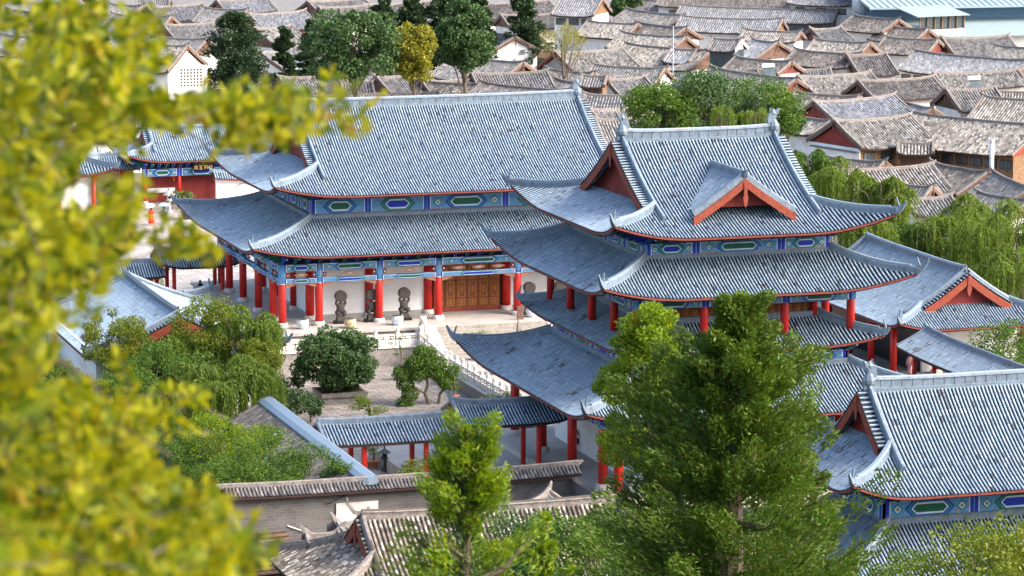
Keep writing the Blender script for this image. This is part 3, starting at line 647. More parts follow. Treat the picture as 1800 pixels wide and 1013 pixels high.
for p0, p1, e in (((-6.1, -7.15), (6.1, -7.15), [.1, 3.3, 8.9, 12.1]), ((-6.12, 7.1), (-6.12, -7.1), [.1, 3.6, 7.1, 10.6, 14.1]), ((6.12, -7.1), (6.12, 7.1), [.1, 3.6, 7.1, 10.6, 14.1])):
    g = G(); band(g, p0, p1, 14.25, 14.95, e, .3, 0); g.build('painted_beam', B)
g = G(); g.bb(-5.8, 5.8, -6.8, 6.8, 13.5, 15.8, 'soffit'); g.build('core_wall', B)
brackets(B, 6.15, 7.2, 14.95, 15.6, out=1.7, step=.8)
top, fns, hf = hip_gable_roof(B, 'top_roof', 8.75, 9.75, 15.6, 20.45, 5.1, U=1.05, O=.45, Rc=5.2, rh=.62, curl=.75, c=.58, wv=.75, orn=1.05)
# front dormer gable breaking out of the top roof
g = G(); dz, yfr, yb_, hw = 18.95, -8.0, -3.0, 3.0      # dormer ridge height, front and back of ridge, half width
dh = lambda a: dz-2.15*((hw-a)/hw)**1.0*(1-.12*a/hw)
def dorm(sgn):
    def P(S, A_):
        S = np.asarray(S, float); A_ = np.asarray(A_, float)
        return np.stack([sgn*(hw-A_), np.where(sgn < 0, -S, S)+0*A_, dz-2.1*np.clip(1-A_/hw, 0, 1)**.9+0*S], -1)
    return P
def floor_a(y):           # where the dormer slope meets the main roof
    a = 9.75+y; zmain = 15.6+hf(a)
    aa = np.linspace(0, hw, 60); zz = dz-2.1*(1-aa/hw)**.9; k = np.where(zz > zmain+.02)[0]
    return aa[k[0]] if len(k) else hw
ysr = np.arange(yfr+.1, -1.5, .22)
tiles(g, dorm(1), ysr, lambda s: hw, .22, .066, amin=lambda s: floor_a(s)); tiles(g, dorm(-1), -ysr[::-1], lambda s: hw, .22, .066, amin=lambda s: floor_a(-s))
o = g.build('dormer_roof', top)
g = G(); g.sweep([(0, yfr-.35, dz+.5), (0, yfr-.1, dz+.12), (0, yfr, dz), (0, -2.4, dz)], [(-.15, -.1), (.15, -.1), (.15, .3), (.08, .4), (-.08, .4), (-.15, .3)], 'ridge', scale=[.4, .8, 1, 1]); g.build('dormer_ridge', top)
for sgn in (-1, 1):
    g = G(); aa = np.linspace(0, hw, 10); P = np.stack([sgn*(hw+.25-aa*(hw+.25)/hw), np.full(10, yfr-.1), dz-2.1*(1-aa/hw)**.9-.05-(1-aa/hw)*.15], 1)
    W = np.array([[p+[0, -.07, -.52], p+[0, .07, -.52], p+[0, .07, 0], p+[0, -.07, 0], p+[0, -.07, -.52]] for p in P]); g.grid(W, 'bargered'); g.poly([(-.1, 0), (.1, 0), (.1, .5), (-.1, .5)], P[0]+[0, -.08, -.5], (1, 0, 0), (0, 0, 1), (0, 1, 0), .16, 'bargered')
    g.sweep(P+[0, .18, .05], [(-.14, -.05), (.14, -.05), (.12, .28), (.05, .34), (-.05, .34), (-.12, .28)], 'ridge'); g.build('dormer_barge_board', top)
g = G(); g.poly([(-2.6, -1.9), (2.6, -1.9), (0, -.15)], (0, yfr+.75, dz), (1, 0, 0), (0, 0, 1), (0, 1, 0), .12, 'redwall')
g.poly([(-.11, 0), (.11, 0), (.11, -.75), (.17, -.95), (.1, -1.4), (0, -1.55), (-.1, -1.4), (-.17, -.95), (-.11, -.75)], (0, yfr-.22, dz-.3), (1, 0, 0), (0, 0, 1), (0, 1, 0), .06, 'bargered'); g.build('dormer_gable', top)

# ================================================================== LOWER RIGHT HALL (double eaves, cut by the frame)
CX, CY = 81.6, 167.7
Cc = thing('temple_hall', 'nearest blue-tiled hall with painted frieze under its eaves, cut off by the right edge', 'temple hall', (CX, CY, 0))
hip_gable_roof(Cc, 'upper_roof', 11.0, 6.45, 5.75, 10.3, 7.55, U=1.0, O=.4, Rc=3.6, rh=.62, curl=.7, c=.6, wv=.72, seg=.45, orn=1.0)
for p0, p1, e in (((-8.1, -3.3), (8.1, -3.3), [.15, 5.4, 10.8, 16.05]), ((-8.12, 3.3), (-8.12, -3.3), [.1, 3.3, 6.5])):
    g = G(); band(g, p0, p1, 3.9, 4.85, e, .3, 1); g.build('painted_beam', Cc)
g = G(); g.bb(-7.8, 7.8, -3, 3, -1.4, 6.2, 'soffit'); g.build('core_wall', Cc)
brackets(Cc, 8.15, 3.35, 4.85, 5.7, out=1.7, step=.8)
skirt_roof(Cc, 'lower_roof', 12.6, 8.2, 1.2, 3.65, 4.9, U=.8, O=.35, Rc=4, seg=.45)
g = G(); g.bb(-9.5, 9.5, -5.6, 5.6, -1.4, 1.6, 'white'); g.build('wall', Cc)

# ================================================================== GATE HALL (far left) with plaque
Gh = thing('gate_hall', 'small blue-tiled hall with a black and gold name board beyond the plaza', 'gate hall', (72.6, 330.5, 0))
hip_gable_roof(Gh, 'roof', 7.3, 4.9, 4.75, 7.3, 4.6, U=.8, O=.35, Rc=4, rh=.35, curl=.6, wv=.6, orn=.7, pitch=.24, r=.08)
for x in (-5.6, -2.2, 2.2, 5.6): column(Gh, x, -3.2, .4, 4.2, .2, rb=.3)
g = G(); band(g, (-5.8, -3.4), (5.8, -3.4), 3.1, 3.85, [.2, 3.6, 8, 11.4], .25, 1); g.build('painted_beam', Gh)
brackets(Gh, 5.7, 3.3, 3.85, 4.6, out=.9, step=.7, which=('front', 'left'))
g = G(); g.bb(-5.6, 5.6, -2.0, -1.8, .4, 4.2, 'redwall'); g.bb(-5.4, -2.4, -2.12, -2.0, 1.35, 1.8, 'white'); g.build('wall', Gh)
g = G(); g.bb(-7.5, 7.5, -5, 4, -.02, .4, 'stonedark'); g.build('platform', Gh)
g = G(); g.poly([(-1.0, -.36), (1.0, -.36), (1.08, .36), (-1.08, .36)], (0.1, -4.1, 3.98), (1, 0, 0), (0, -.25, .97), (0, -1, 0), .08, 'black')
def glyph(x, strokes):
    for (a, b2, c, d) in strokes:
        L = math.hypot(c-a, d-b2); t = math.atan2(d-b2, c-a); ux, uz = math.cos(t), math.sin(t)
        g.poly([(0, -.025), (L, -.025), (L, .025), (0, .025)], (x+a, -4.18-.25*b2, 3.98+b2), (ux, 0, uz), (-uz, 0, ux), (0, -1, 0), .03, 'gold')
for i, s in enumerate(([(-.18, .1, .18, .1), (-.1, .2, -.1, -.2), (-.18, -.05, .02, -.05), (.08, .2, .08, -.2), (.08, 0, .19, -.19), (.02, -.02, .18, .02)], [(-.18, .18, .18, .18), (-.15, .08, .15, .08), (0, .18, 0, -.2), (-.18, -.2, .18, -.2), (-.12, -.06, .12, -.06)], [(-.18, .15, .18, .15), (-.1, .2, -.16, -.2), (.1, .2, .16, -.2), (-.12, -.02, .12, -.02), (0, .08, 0, -.18)], [(-.18, .18, -.18, -.18), (-.18, .18, .0, .18), (-.18, 0, 0, 0), (.1, .2, .02, 0), (.04, .05, .19, .05), (.12, .05, .12, -.2)])): glyph(-.72+i*.5, s)
g.build('name_board', Gh)

# ================================================================== RIGHT SIDE HALL (ridge runs away from the camera)
Rh = thing('side_hall', 'single-tiered blue-grey tiled hall with its red-boarded gable end facing us, before the willows', 'side hall', (106.0, 232.0, 0), R(90))
hip_gable_roof(Rh, 'roof', 11.6, 6.2, 3.55, 7.1, 8.9, U=.7, O=.35, Rc=3.6, rh=.35, curl=.55, wv=.65, orn=.35, backpitch=1)
# local x is world y, local y is minus world x: 'back' looks to world -x
for x in (-8, -4, 0, 4, 8): column(Rh, x, 5.2, -.35, 3.7, .26, rb=.36)
column(Rh, -8, -5.2, -.35, 3.7, .26); column(Rh, -8, 1.8, -.35, 3.7, .26)
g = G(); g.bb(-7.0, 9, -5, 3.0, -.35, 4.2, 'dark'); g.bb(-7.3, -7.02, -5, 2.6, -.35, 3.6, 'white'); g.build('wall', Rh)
g = G(); g.bb(-8.2, 9, 5.1, 5.3, 3.1, 3.55, 'dwood'); g.bb(-8.1, -7.9, -5.2, 5.2, 3.1, 3.55, 'dwood'); g.build('beam', Rh)
R2 = thing('covered_corridor', 'plain blue-grey tiled corridor with short red posts running to the right edge', 'corridor', (100.9, 208, 0), R(90))
gable_roof(R2, 'roof', 10.6, 2.3, 2.6, 3.75, rh=.3, eave='soffit')
for x in (-8, -4.5, -1, 2.5, 6, 9.3): column(R2, x, 1.5, -.35, 2.9, .16, base=False); column(R2, x, -1.5, -.35, 2.9, .16, base=False)
g = G(); g.bb(-10, 10, -1.35, -1.2, -.35, 2.6, 'white'); g.build('wall', R2)

# ================================================================== LEFT SIDE HALL
Lh = thing('side_hall', 'blue-grey tiled side hall half hidden by willows and the yellow branch', 'side hall', (49.8, 241.9, 0), R(90))
hip_gable_roof(Lh, 'roof', 11.8, 6.7, 2.75, 5.35, 9.5, U=.75, O=.4, Rc=4, rh=.35, curl=.7, wv=.6, orn=.4, backpitch=1)
g = G(); g.bb(-10.4, 10.4, -5.4, 6.1, -1.4, 3.0, 'white'); g.build('wall', Lh)

# ================================================================== CORRIDORS, GARDEN WALLS
def corridor(label, x0, x1, y, zr, hw, posts, ze=None, z0=-1.3, cat='corridor', rise=.95, postr=.17, lift=.2, horn=.5, rz=0, fret=True, base=.4, wall=None):
    c = thing('covered_corridor', label, cat, ((x0+x1)/2, y, 0), rz); L = (x1-x0)/2
    gable_roof(c, 'roof', L, hw, zr-rise, zr, rh=.38, lift=lift, horn=horn, barge=True, seg=.4, eave='soffit')
    for x in posts:
        for sy in (-1, 1):
            g = G(); q = x-(x0+x1)/2; g.lathe((q, sy*(hw-.6), 0), [(postr, z0+base), (postr, zr-rise+.25)], 'red', 10); g.lathe((q, sy*(hw-.6), z0), [(postr*1.2, 0), (postr*1.2, base)], 'grey', 10); g.build('post', c)
    if fret:
        for sy in (-1, 1):
            g = G(); ye = sy*(hw-.6); zt = zr-rise+.1
            g.bb(-L+.3, L-.3, ye-.05, ye+.05, zt-.02, zt+.16, 'dwood')
            k = int(2*L/.42)
            for i in range(k):
                xx = -L+.4+i*(2*L-.8)/k; g.bb(xx, xx+.04, ye-.03, ye+.03, zt-.36, zt-.02, 'bargetown'); g.bb(xx, xx+.3, ye-.03, ye+.03, zt-.2-.1*(i % 2), zt-.16-.1*(i % 2), 'bargetown')
            g.build('fretwork', c)
    return c
c = corridor('short raised gate roof over red posts joining the tower hall at its left', 60.6, 68.0, 201.9, 3.85, 2.2, (65.9,), z0=-1.3, lift=.35, horn=.7)
c = corridor('longer lower tiled walkway roof left of the raised gate roof in the garden', 51.9, 60.5, 201.9, 3.2, 2.2, (58.5, 54.5), z0=-1.3, lift=.1, horn=0)
c = corridor('raised gate roof with upturned ends beside the far hall, seen behind the left willows', 56.0, 63.0, 269.8, 4.15, 2.0, (57.2, 61.2), z0=0, lift=.5, horn=.5)
c = corridor('lower step of tiled roof left of the raised gate by the far hall', 52.6, 56.4, 269.8, 3.45, 1.8, (53.6, 55.8), z0=0, lift=.1, horn=0)
c = thing('covered_corridor', 'roof with a broad pale blue coping running diagonally toward the brick wall', 'corridor', (50.9, 198.6, 0), R(90))
g = G()
def PK(S, A_): S = np.asarray(S); A_ = np.asarray(A_); return np.stack([-S, 2.5-A_, 1.9+A_*.42+.02*A_*A_], -1)
tiles(g, PK, np.arange(-58, 59)*.22, lambda s: 2.5, .22, .066, 'troll_dark', 'tpan', seg=.6); g.build('roof', c)  # darker cover tiles on this slope than on the other palace roofs
g = G(); g.sweep([(-12.9, -.12, 3.12), (12.9, -.12, 3.12)], [(-.55, -.25), (.5, -.25), (.5, .05), (.2, .22), (-.25, .1), (-.55, -.1)], 'troll'); g.build('coping', c)
g = G(); g.bb(-12.7, 12.7, -.5, 2.0, -1.4, 1.85, 'whitetown'); g.build('wall', c)
# gate-side corridor, picture wall
c = thing('covered_corridor', 'tiled corridor with red posts and yellow wall left of the gate hall', 'corridor', (61.4, 332.0, 0))
gable_roof(c, 'roof', 5.6, 2.2, 3.6, 4.7, rh=.35, horn=0, lift=.05, pitch=.24, r=.08)
for x in (-5.2, -1.5, 3.9): column(c, x, -1.8, .0, 3.7, .2, base=False)
g = G(); g.bb(-5.4, 5.4, -.2, 0, .6, 3.5, 'yellow'); g.bb(-5.4, 5.4, -.22, .02, 0, .6, 'whitetown'); g.bb(4.3, 5.3, -.3, -.2, 1.5, 3.1, 'gold'); g.build('wall', c)
c = thing('screen_wall', 'white garden wall with tiled top and a framed picture panel right of the gate hall', 'wall', (81.2, 322.5, 0))
gable_roof(c, 'coping', 8.6, .95, 3.15, 3.75, rh=.2, horn=.4, lift=.3, barge=False, pitch=.24, r=.08)
g = G(); g.bb(-8.2, 8.2, -.25, .25, 0, 3.2, 'white'); g.build('wall', c)
g = G(); pts = [(-6.3, .6), (-6.3, 2.4), (-5.8, 2.8), (8.1, 2.8), (8.1, 2.72), (-5.75, 2.72), (-6.22, 2.35), (-6.22, .6)]; g.poly(pts, (0, -.26, 0), (1, 0, 0), (0, 0, 1), (0, -1, 0), .03, 'grey'); g.bb(-2.2, 7.6, -.3, -.25, .75, 1.9, 'urnochre'); g.build('picture_panel', c)
c = thing('garden_wall', 'low blue-tiled garden wall top left of the gate hall roof', 'wall', (62, 345.0, 0))
gable_roof(c, 'coping', 6.0, 1.3, 5.2, 6.2, rh=.25, horn=.3, lift=.2, barge=False, pitch=.24, r=.08); g = G(); g.bb(-5.8, 5.8, -.2, .2, 0, 5.3, 'whitetown'); g.build('wall', c)
c = thing('garden_pavilion', 'blue-tiled pavilion with a small red gable at the left edge behind the branch', 'pavilion', (54.5, 318, 0))
hip_gable_roof(c, 'roof', 6.6, 4.2, 5.2, 7.7, 3.6, U=.7, O=.35, Rc=3.5, rh=.3, curl=.6, wv=.5, orn=0, pitch=.24, r=.08)
g = G(); g.bb(-5, 5, -3, 3, 0, 5.4, 'whitetown'); g.build('wall', c)
for x in (-5, -1.7, 1.7, 5): column(c, x, -3.3, 0, 5.1, .2, base=False)
# dark rockery left
c = G(); c.box((40.5, 246, -1.1), (6.5, 17, .9), 'rock', .05, .8)
for k in range(34):
    c.box((40.5+rng.normal()*1.6, 246+rng.normal()*4, -1.2+k*.07+rng.uniform(0, .4)), (rng.uniform(1, 2.6), rng.uniform(.8, 2), rng.uniform(.4, .8)), 'rock', rng.uniform(0, 3), .75)
tag(c.build('rockery'), 'heap of dark stacked garden rocks beside the white end wall at left', 'rocks')
# grey brick wall with tiled coping
c = thing('brick_wall', 'long weathered grey brick wall with a dark tiled coping below the garden', 'wall', (53.0, 186.3, 0))
g = G(); g.bb(-10.6, 10.2, -.3, .3, -1.4, 2.6, 'brick'); g.bb(10.2, 10.6, -5, .3, -1.4, 2.3, 'brick'); g.bb(-10.7, 10.5, -.42, .42, 2.35, 2.5, 'ridge_town'); g.build('wall', c)
gable_roof(c, 'coping', 10.7, .85, 2.62, 3.05, mats=('troll_dark', 'tpan_town', 'ridge_town', 'bargetown', 'redwall'), rh=.22, horn=.15, lift=.12, seg=.5, barge=False, eave='soffit')

# ================================================================== TERRACE, BALUSTRADES, STAIRS
c = thing('retaining_wall', 'stained stone retaining wall under the white balustrade behind the round tree', 'wall', (0, 0, 0))
g = G(); g.bb(52, 71.25, 244.3, 246.2, -1.4, .15, 'stonedark'); g.bb(52, 71.3, 244.2, 244.5, .0, .16, 'marble'); g.build('back_wall', c)
g = G(); g.bb(70.62, 71.28, 218, 244.19, -1.4, -.48, 'stonedark'); g.bb(70.55, 71.34, 218, 244.18, -.5, -.44, 'marble'); g.build('side_wall', c)
def balustrade(label, p0, p1, n, hgt=1.05):
    t = thing('balustrade', label, 'balustrade'); p0, p1 = np.array(p0, float), np.array(p1, float)
    d = p1-p0; L = np.hypot(d[0], d[1]); e = d/L; ang = math.atan2(d[1], d[0])
    for i in range(n+1):
        q = p0+d*i/n; g = G(); g.box(q+[0, 0, hgt*.5], (.24, .24, hgt), 'marble', ang); g.lathe(q+[0, 0, hgt], [(.15, 0), (.1, .05), (.15, .12), (.13, .28), (.04, .36)], 'marble', 8); g.build('baluster_post', t, loc=None)
    for i in range(n):
        a = p0+d*(i+.08)/n; b2 = p0+d*(i+.92)/n; g = G(); u = np.array([0, 0, 1.]); nn = np.array([-e[1], e[0], 0]); nn /= np.linalg.norm(nn); w_ = b2-a
        def pan(t0, t1, h0, h1, th):
            P = [a+w_*t0+u*h0, a+w_*t1+u*h0, a+w_*t1+u*h1, a+w_*t0+u*h1]; V = [p-nn*th/2 for p in P]+[p+nn*th/2 for p in P]
            g.add(V, [(0, 1, 2, 3), (7, 6, 5, 4), (0, 4, 5, 1), (1, 5, 6, 2), (2, 6, 7, 3), (3, 7, 4, 0)], 'marble')
        pan(0, 1, .02, .46, .12); pan(0, 1, .74, .88, .14); pan(.06, .12, .46, .74, .1); pan(.88, .94, .46, .74, .1); pan(.34, .66, .52, .68, .1); pan(.46, .54, .46, .74, .12)
        for k in (0.22, .78): pan(k-.07, k+.07, .56, .66, .1)
        g.build('carved_panel', t)
    return t
balustrade('white carved balustrade along the terrace edge behind the round garden tree', (57.2, 244.45, .15), (70.9, 244.45, .15), 8)
balustrade('steep section of white balustrade dropping beside the terrace steps', (70.95, 244.2, .12), (70.95, 237.6, -.46), 3)
balustrade('long white balustrade along the entrance path above the sunken garden', (70.95, 236.4, -.45), (70.95, 219.6, -.45), 11)
c = thing('stone_stairs', 'broad stained stone stairs before the carved door of the far hall', 'stairs', (77, 0, 0))
g = G()
for i in range(9): g.bb(-4.4, 4.4, 242.2+i*.42, 245.9, -.5+i*.19 if i == 0 else -.5+i*.185-.185+.0, -.5+(i+1)*.185, 'steps') if i else g.bb(-4.4, 4.4, 242.2, 245.9, -1.4, -.315, 'steps')
g.build('steps', c)
for sg in (-1, 1):
    g = G(); g.poly([(242.0, -.45), (246.0, 1.32), (246.0, .9), (242.6, -.49)], (sg*4.9-.45, 0, 0), (0, 1, 0), (0, 0, 1), (1, 0, 0), .9, 'white'); g.build('stone_ramp', c)
g = G(); g.bb(-8, -5.4, 244.5, 246, -.5, .8, 'steps'); g.bb(5.4, 8, 244.5, 246, -.5, .8, 'steps'); g.build('side_step', c)
c = thing('stone_lion', 'white stone lion seated on a pedestal at the head of the terrace balustrade', 'statue', (71.4, 245.2, .15))
g = G(); g.box((0, 0, .35), (.95, .95, .7), 'marble', 0, .85); g.box((0, 0, .78), (1.0, 1.0, .14), 'marble'); g.build('pedestal', c)
g = G(); g.lathe((0, .1, .85), [(.3, 0), (.36, .25), (.28, .6), (.2, .85)], 'marble', 9); g.lathe((0, -.15, 1.5), [(.12, 0), (.27, .12), (.28, .32), (.14, .5)], 'marble', 9)
for s2 in (-1, 1): g.tube([(s2*.15, -.3, .85), (s2*.16, -.25, 1.2), (s2*.12, -.1, 1.5)], [.1, .09, .12], 'marble'); g.box((s2*.15, -.36, .9), (.16, .24, .12), 'marble'); g.box((s2*.2, -.1, 2.0), (.08, .06, .14), 'marble')
g.box((0, -.42, 1.66), (.2, .16, .16), 'marble'); g.build('lion', c)

# ================================================================== PORCH FIGURES, URNS
def skin_body(name, verts, edges, radii, mat, root=0, lv=1, parent=None):
    me = bpy.data.meshes.new(name); me.from_pydata([tuple(v) for v in verts], edges, []); o = bpy.data.objects.new(name, me); sc.collection.objects.link(o)
    s = o.modifiers.new('skin', 'SKIN'); s.use_smooth_shade = True
    if not me.skin_vertices: 
        bpy.context.view_layer.objects.active = o
    for i, r in enumerate(radii):
        me.skin_vertices[0].data[i].radius = (r, r) if not hasattr(r, '__len__') else r
        me.skin_vertices[0].data[i].use_root = (i == root)
    if lv: o.modifiers.new('sub', 'SUBSURF').levels = lv; o.modifiers['sub'].render_levels = lv
    dg = bpy.context.evaluated_depsgraph_get(); dg.update(); m2 = bpy.data.meshes.new_from_object(o.evaluated_get(dg)); m2.name = name
    m2.materials.clear(); m2.materials.append(M[mat]); bpy.data.objects.remove(o)
    for p in m2.polygons: p.use_smooth = True; p.material_index = 0
    o = bpy.data.objects.new(name, m2); sc.collection.objects.link(o)
    if parent: o.parent = parent
    return o
def statue(x, y, label):
    t = thing('stone_figure', label, 'statue', (x+.2, y-1.1, 1.2), 0, 'drum-bearing stone figures on the porch'); t.scale = (1.12, 1.05, 1.04)
    g = G(); g.box((0, 0, .1), (.95, .7, .2), 'black'); g.box((0, 0, .38), (.62, .5, .36), 'bronze', 0, .8); g.build('pedestal', t)
    V = [(0, 0, .68), (0, 0, .95), (0, 0, 1.2), (0, -.02, 1.42), (0, -.04, 1.56), (.34, -.08, .86), (.14, -.22, .62), (-.34, -.08, .86), (-.14, -.22, .62),
         (.2, 0, 1.38), (.36, -.04, 1.5), (.26, -.04, 1.78), (-.2, 0, 1.38), (-.36, -.04, 1.5), (-.26, -.04, 1.78), (.3, -.05, 1.86), (-.3, -.05, 1.86)]
    E = [(0, 1), (1, 2), (2, 3), (3, 4), (0, 5), (5, 6), (0, 7), (7, 8), (2, 9), (9, 10), (10, 11), (2, 12), (12, 13), (13, 14), (11, 15), (14, 16)]
    rr = [.30, .25, .24, .15, .19, .19, .15, .19, .15, .14, .11, .08, .14, .11, .08, .06, .06]
    skin_body('figure_body', V, E, rr, 'bronze', 0, 1, t)
    g = G(); a = np.linspace(0, 2*math.pi, 22, endpoint=False)
    c1 = [(math.cos(q)*.43, math.sin(q)*.43) for q in a]
    g.poly(c1, (0, .1, 2.02), (1, 0, 0), (0, 0, 1), (0, -1, 0), .28, 'bronze'); g.poly([(x*.84, y*.84) for x, y in c1], (0, -.18, 2.02), (1, 0, 0), (0, 0, 1), (0, -1, 0), .03, 'bronze')
    for q in a: g.box((math.cos(q)*.40, -.19, 2.02+math.sin(q)*.40), (.035, .03, .035), 'bronze')
    g.build('drum', t)
    return t
for x, lab in ((65.9, 'leftmost dark stone figure holding a drum overhead against the white porch wall'), (68.35, 'dark stone drum bearer half hidden behind the third front column'), (70.95, 'dark stone drum bearer standing beside the blue and white urn left of the carved door'), (80.95, 'dark stone drum bearer just right of the column beyond the carved door'), (83.5, 'dark stone drum bearer seen just above the tower hall balcony roof')): statue(x, 250.6 if x < 75 else 250.2, lab)
def urn(x, y, z, label, mat, r=.46, h=.72):
    t = thing('porcelain_urn', label, 'urn', (x, y, z))
    g = G(); g.lathe((0, 0, 0), [(r*.66, 0), (r*.8, h*.15), (r*1.05, h*.6), (r, h*.85), (r*.9, h*.9), (r*1.0, h)], mat, 14); g.build('urn_body', t, True)
    g = G(); g.lathe((0, 0, h*.93), [(r*.88, 0), (r*.88, h*.075)], 'hill', 12); g.build('soil', t)
urn(62.7, 247.9, 1.2, 'pale grey-green urn between the first two red columns', 'urnpale'); urn(66.2, 247.1, 1.2, 'ochre painted urn in front of the leftmost stone figure', 'urnochre')
urn(70.0, 247.4, 1.2, 'blue and white urn right of the third front column', 'urnblue'); urn(80.9, 247.8, 1.2, 'blue and white urn right of the carved door, beside the brown stele', 'urnblue')
g = G(); g.box((0, 0, .5), (.5, .16, 1.0), 'bargetown'); g.box((0, 0, 1.02), (.54, .2, .06), 'bargetown'); tag(g.build('stone_stele', loc=(79.7, 246.9, 1.2)), 'small brown stele standing on the porch right of the carved door', 'stele')
c = thing('basin_rockery', 'white stone basin with miniature rock peaks at the foot of the hall stairs', 'rock basin', (77.75, 241.3, -.5))
g = G(); g.lathe((0, 0, 0), [(.5, 0), (.55, .35), (1.0, .85), (1.05, .95), (.9, .95), (.85, .8)], 'marble', 10); g.build('basin', c)
g = G()
for k in range(9): h = rng.uniform(.5, 1.6) if k else 2.0; g.lathe((rng.normal()*.3 if k else 0, rng.normal()*.25 if k else 0, .8), [(.22, 0), (.2, h*.3), (.14, h*.7), (.03, h)], 'rock', 6)
g.build('rock_peaks', c)

# ================================================================== VEGETATION
def leaf_quads(g, P, ln, wd, mat, dirs=None, droop=0.0, jit=1.0):
    """one diamond leaf per point; dirs = preferred long axis"""
    n = len(P); d = rng.normal(size=(n, 3)) if dirs is None else dirs+rng.normal(size=(n, 3))*.45*jit
    d[:, 2] -= droop; d /= np.linalg.norm(d, axis=1)[:, None]+1e-9
    q = rng.normal(size=(n, 3)); q -= (q*d).sum(1)[:, None]*d; q /= np.linalg.norm(q, axis=1)[:, None]+1e-9
    L = ln*rng.uniform(.6, 1.3, (n, 1)); W = wd*rng.uniform(.6, 1.3, (n, 1))
    V = np.stack([P-d*L/2, P+q*W/2, P+d*L/2, P-q*W/2], 1).reshape(-1, 3)
    k = g.mi(mat); g.V.append(V); f = (np.arange(n)[:, None]*4+np.arange(4)[None]+g.n); g.Fc += f.tolist(); g.Mi += [k]*n; g.UV += [[(0, 0)]*4]*n; g.n += 4*n
def clumps(c, rad, k, fill=.72, zmin=-1.0):
    c = np.array(c, float); rad = np.array(rad, float); out = []
    while len(out) < k:
        v = rng.normal(size=3); v /= np.linalg.norm(v); v *= rng.uniform(.35, 1)**.5*fill
        if v[2] < zmin: continue
        out.append(c+v*rad*rng.uniform(.9, 1.12))
    return np.array(out)
def shell_pts(cen, r, n, flat=.75):
    i = rng.integers(0, len(cen), n); v = rng.normal(size=(n, 3)); v /= np.linalg.norm(v, axis=1)[:, None]; rr = rng.uniform(.2, 1, (n, 1))**.45
    rk = (np.asarray(r)*np.ones(len(cen)))[i][:, None]
    return cen[i]+v*rr*rk*np.array([1, 1, flat]), v
def make_crown(g, cen, r, n, ln, wd, mat, flat=.75, droop=.1):
    P, v = shell_pts(cen, r, n, flat); leaf_quads(g, P, ln, wd, mat, dirs=v*.5, droop=droop, jit=1.6)
def make_trunk(g, base, top, r0, r1, cen, nl=10, mat='bark', bend=.06):
    base, top = np.array(base, float), np.array(top, float); t = np.linspace(0, 1, 7)[:, None]; L = np.linalg.norm(top-base)
    p = base*(1-t)+top*t+np.sin(t*5)*np.array([bend, bend*.6, 0])*L*.4; g.tube(p, np.linspace(r0, r1, 7), mat, 8)
    if len(cen):
        for c in cen[rng.choice(len(cen), min(nl, len(cen)), replace=False)]:
            k = rng.integers(2, 6); a = p[k]; m_ = (a*.45+c*.55)+np.array([0, 0, .12*L*rng.uniform(-.3, .8)]); g.tube([a, m_, c], [r0*.42*(1-k*.1), r0*.25, .02], mat, 5)
def tree(name, label, loc, h, rad, mat, n=5000, ln=.22, wd=.12, k=34, cr=.33, trunk=.2, cz=None, group=None, cat='tree', flat=.75, fill=.75, zmin=-.6, droop=.1, parts=('trunk', 'crown')):
    t = thing(name, label, cat, loc, 0, group); rad = np.array(rad, float)
    cz = h-rad[2] if cz is None else cz
    cen = clumps((0, 0, cz), rad, k, fill, zmin); g = G(); make_trunk(g, (0, 0, -.3), (0, 0, cz), trunk, trunk*.4, cen, 12); g.build(parts[0], t)
    g = G(); make_crown(g, cen, cr*rad.mean()*rng.uniform(.7, 1.3, k), n, ln, wd, mat, flat, droop); g.build(parts[1], t)
    return t
def willow(label, loc, h, rad, n=220, mat='l_willow', ln=.30, wd=.062, group=None, hang=(1.5, 4.5), inner=.5, scale=1):
    t = thing('willow_tree', label, 'willow', loc, 0, group); rad = np.array(rad, float); cz = h-rad[2]
    cen = clumps((0, 0, cz), rad, 26, .9, -.1); g = G(); make_trunk(g, (0, 0, -.3), (0, 0, cz), .22, .1, cen, 14); g.build('trunk', t)
    g = G(); nl = 13; lob = clumps((0, 0, cz), rad*.95, nl, .82, -.1); lr = rad[0]*rng.uniform(.24, .42, nl)
    for i in range(n):
        j = rng.integers(0, nl); l = lob[j]; a = rng.uniform(0, 2*math.pi); a = a+.35*math.sin(5*a); r0 = lr[j]*rng.uniform(.45, 1.05)
        p0 = l+np.array([0, 0, .25*rad[2]*(1-(r0/lr[j]/1.05)**2)]); H = rng.uniform(*hang)*(.65+.35*math.sin(7*a+j))
        H = min(max(H, .8), max(1.0, p0[2]-.3)); m_ = max(5, int(H/(ln*.36))); s = np.linspace(0, 1, m_)[:, None]
        P = p0+np.array([math.cos(a), math.sin(a), 0])*r0*(1-(1-np.minimum(1, s*2.2))**2.4)+np.array([0, 0, -1])*H*(s**1.6)+rng.normal(size=(m_, 3))*.035
        D = np.gradient(P, axis=0); D /= np.linalg.norm(D, axis=1)[:, None]+1e-9; leaf_quads(g, P, ln, wd, mat, dirs=D*2.4, jit=.7)
    make_crown(g, lob, lr*.75, int(n*3), ln*.7, wd*1.3, mat, .5, .9); g.build('foliage', t); return t
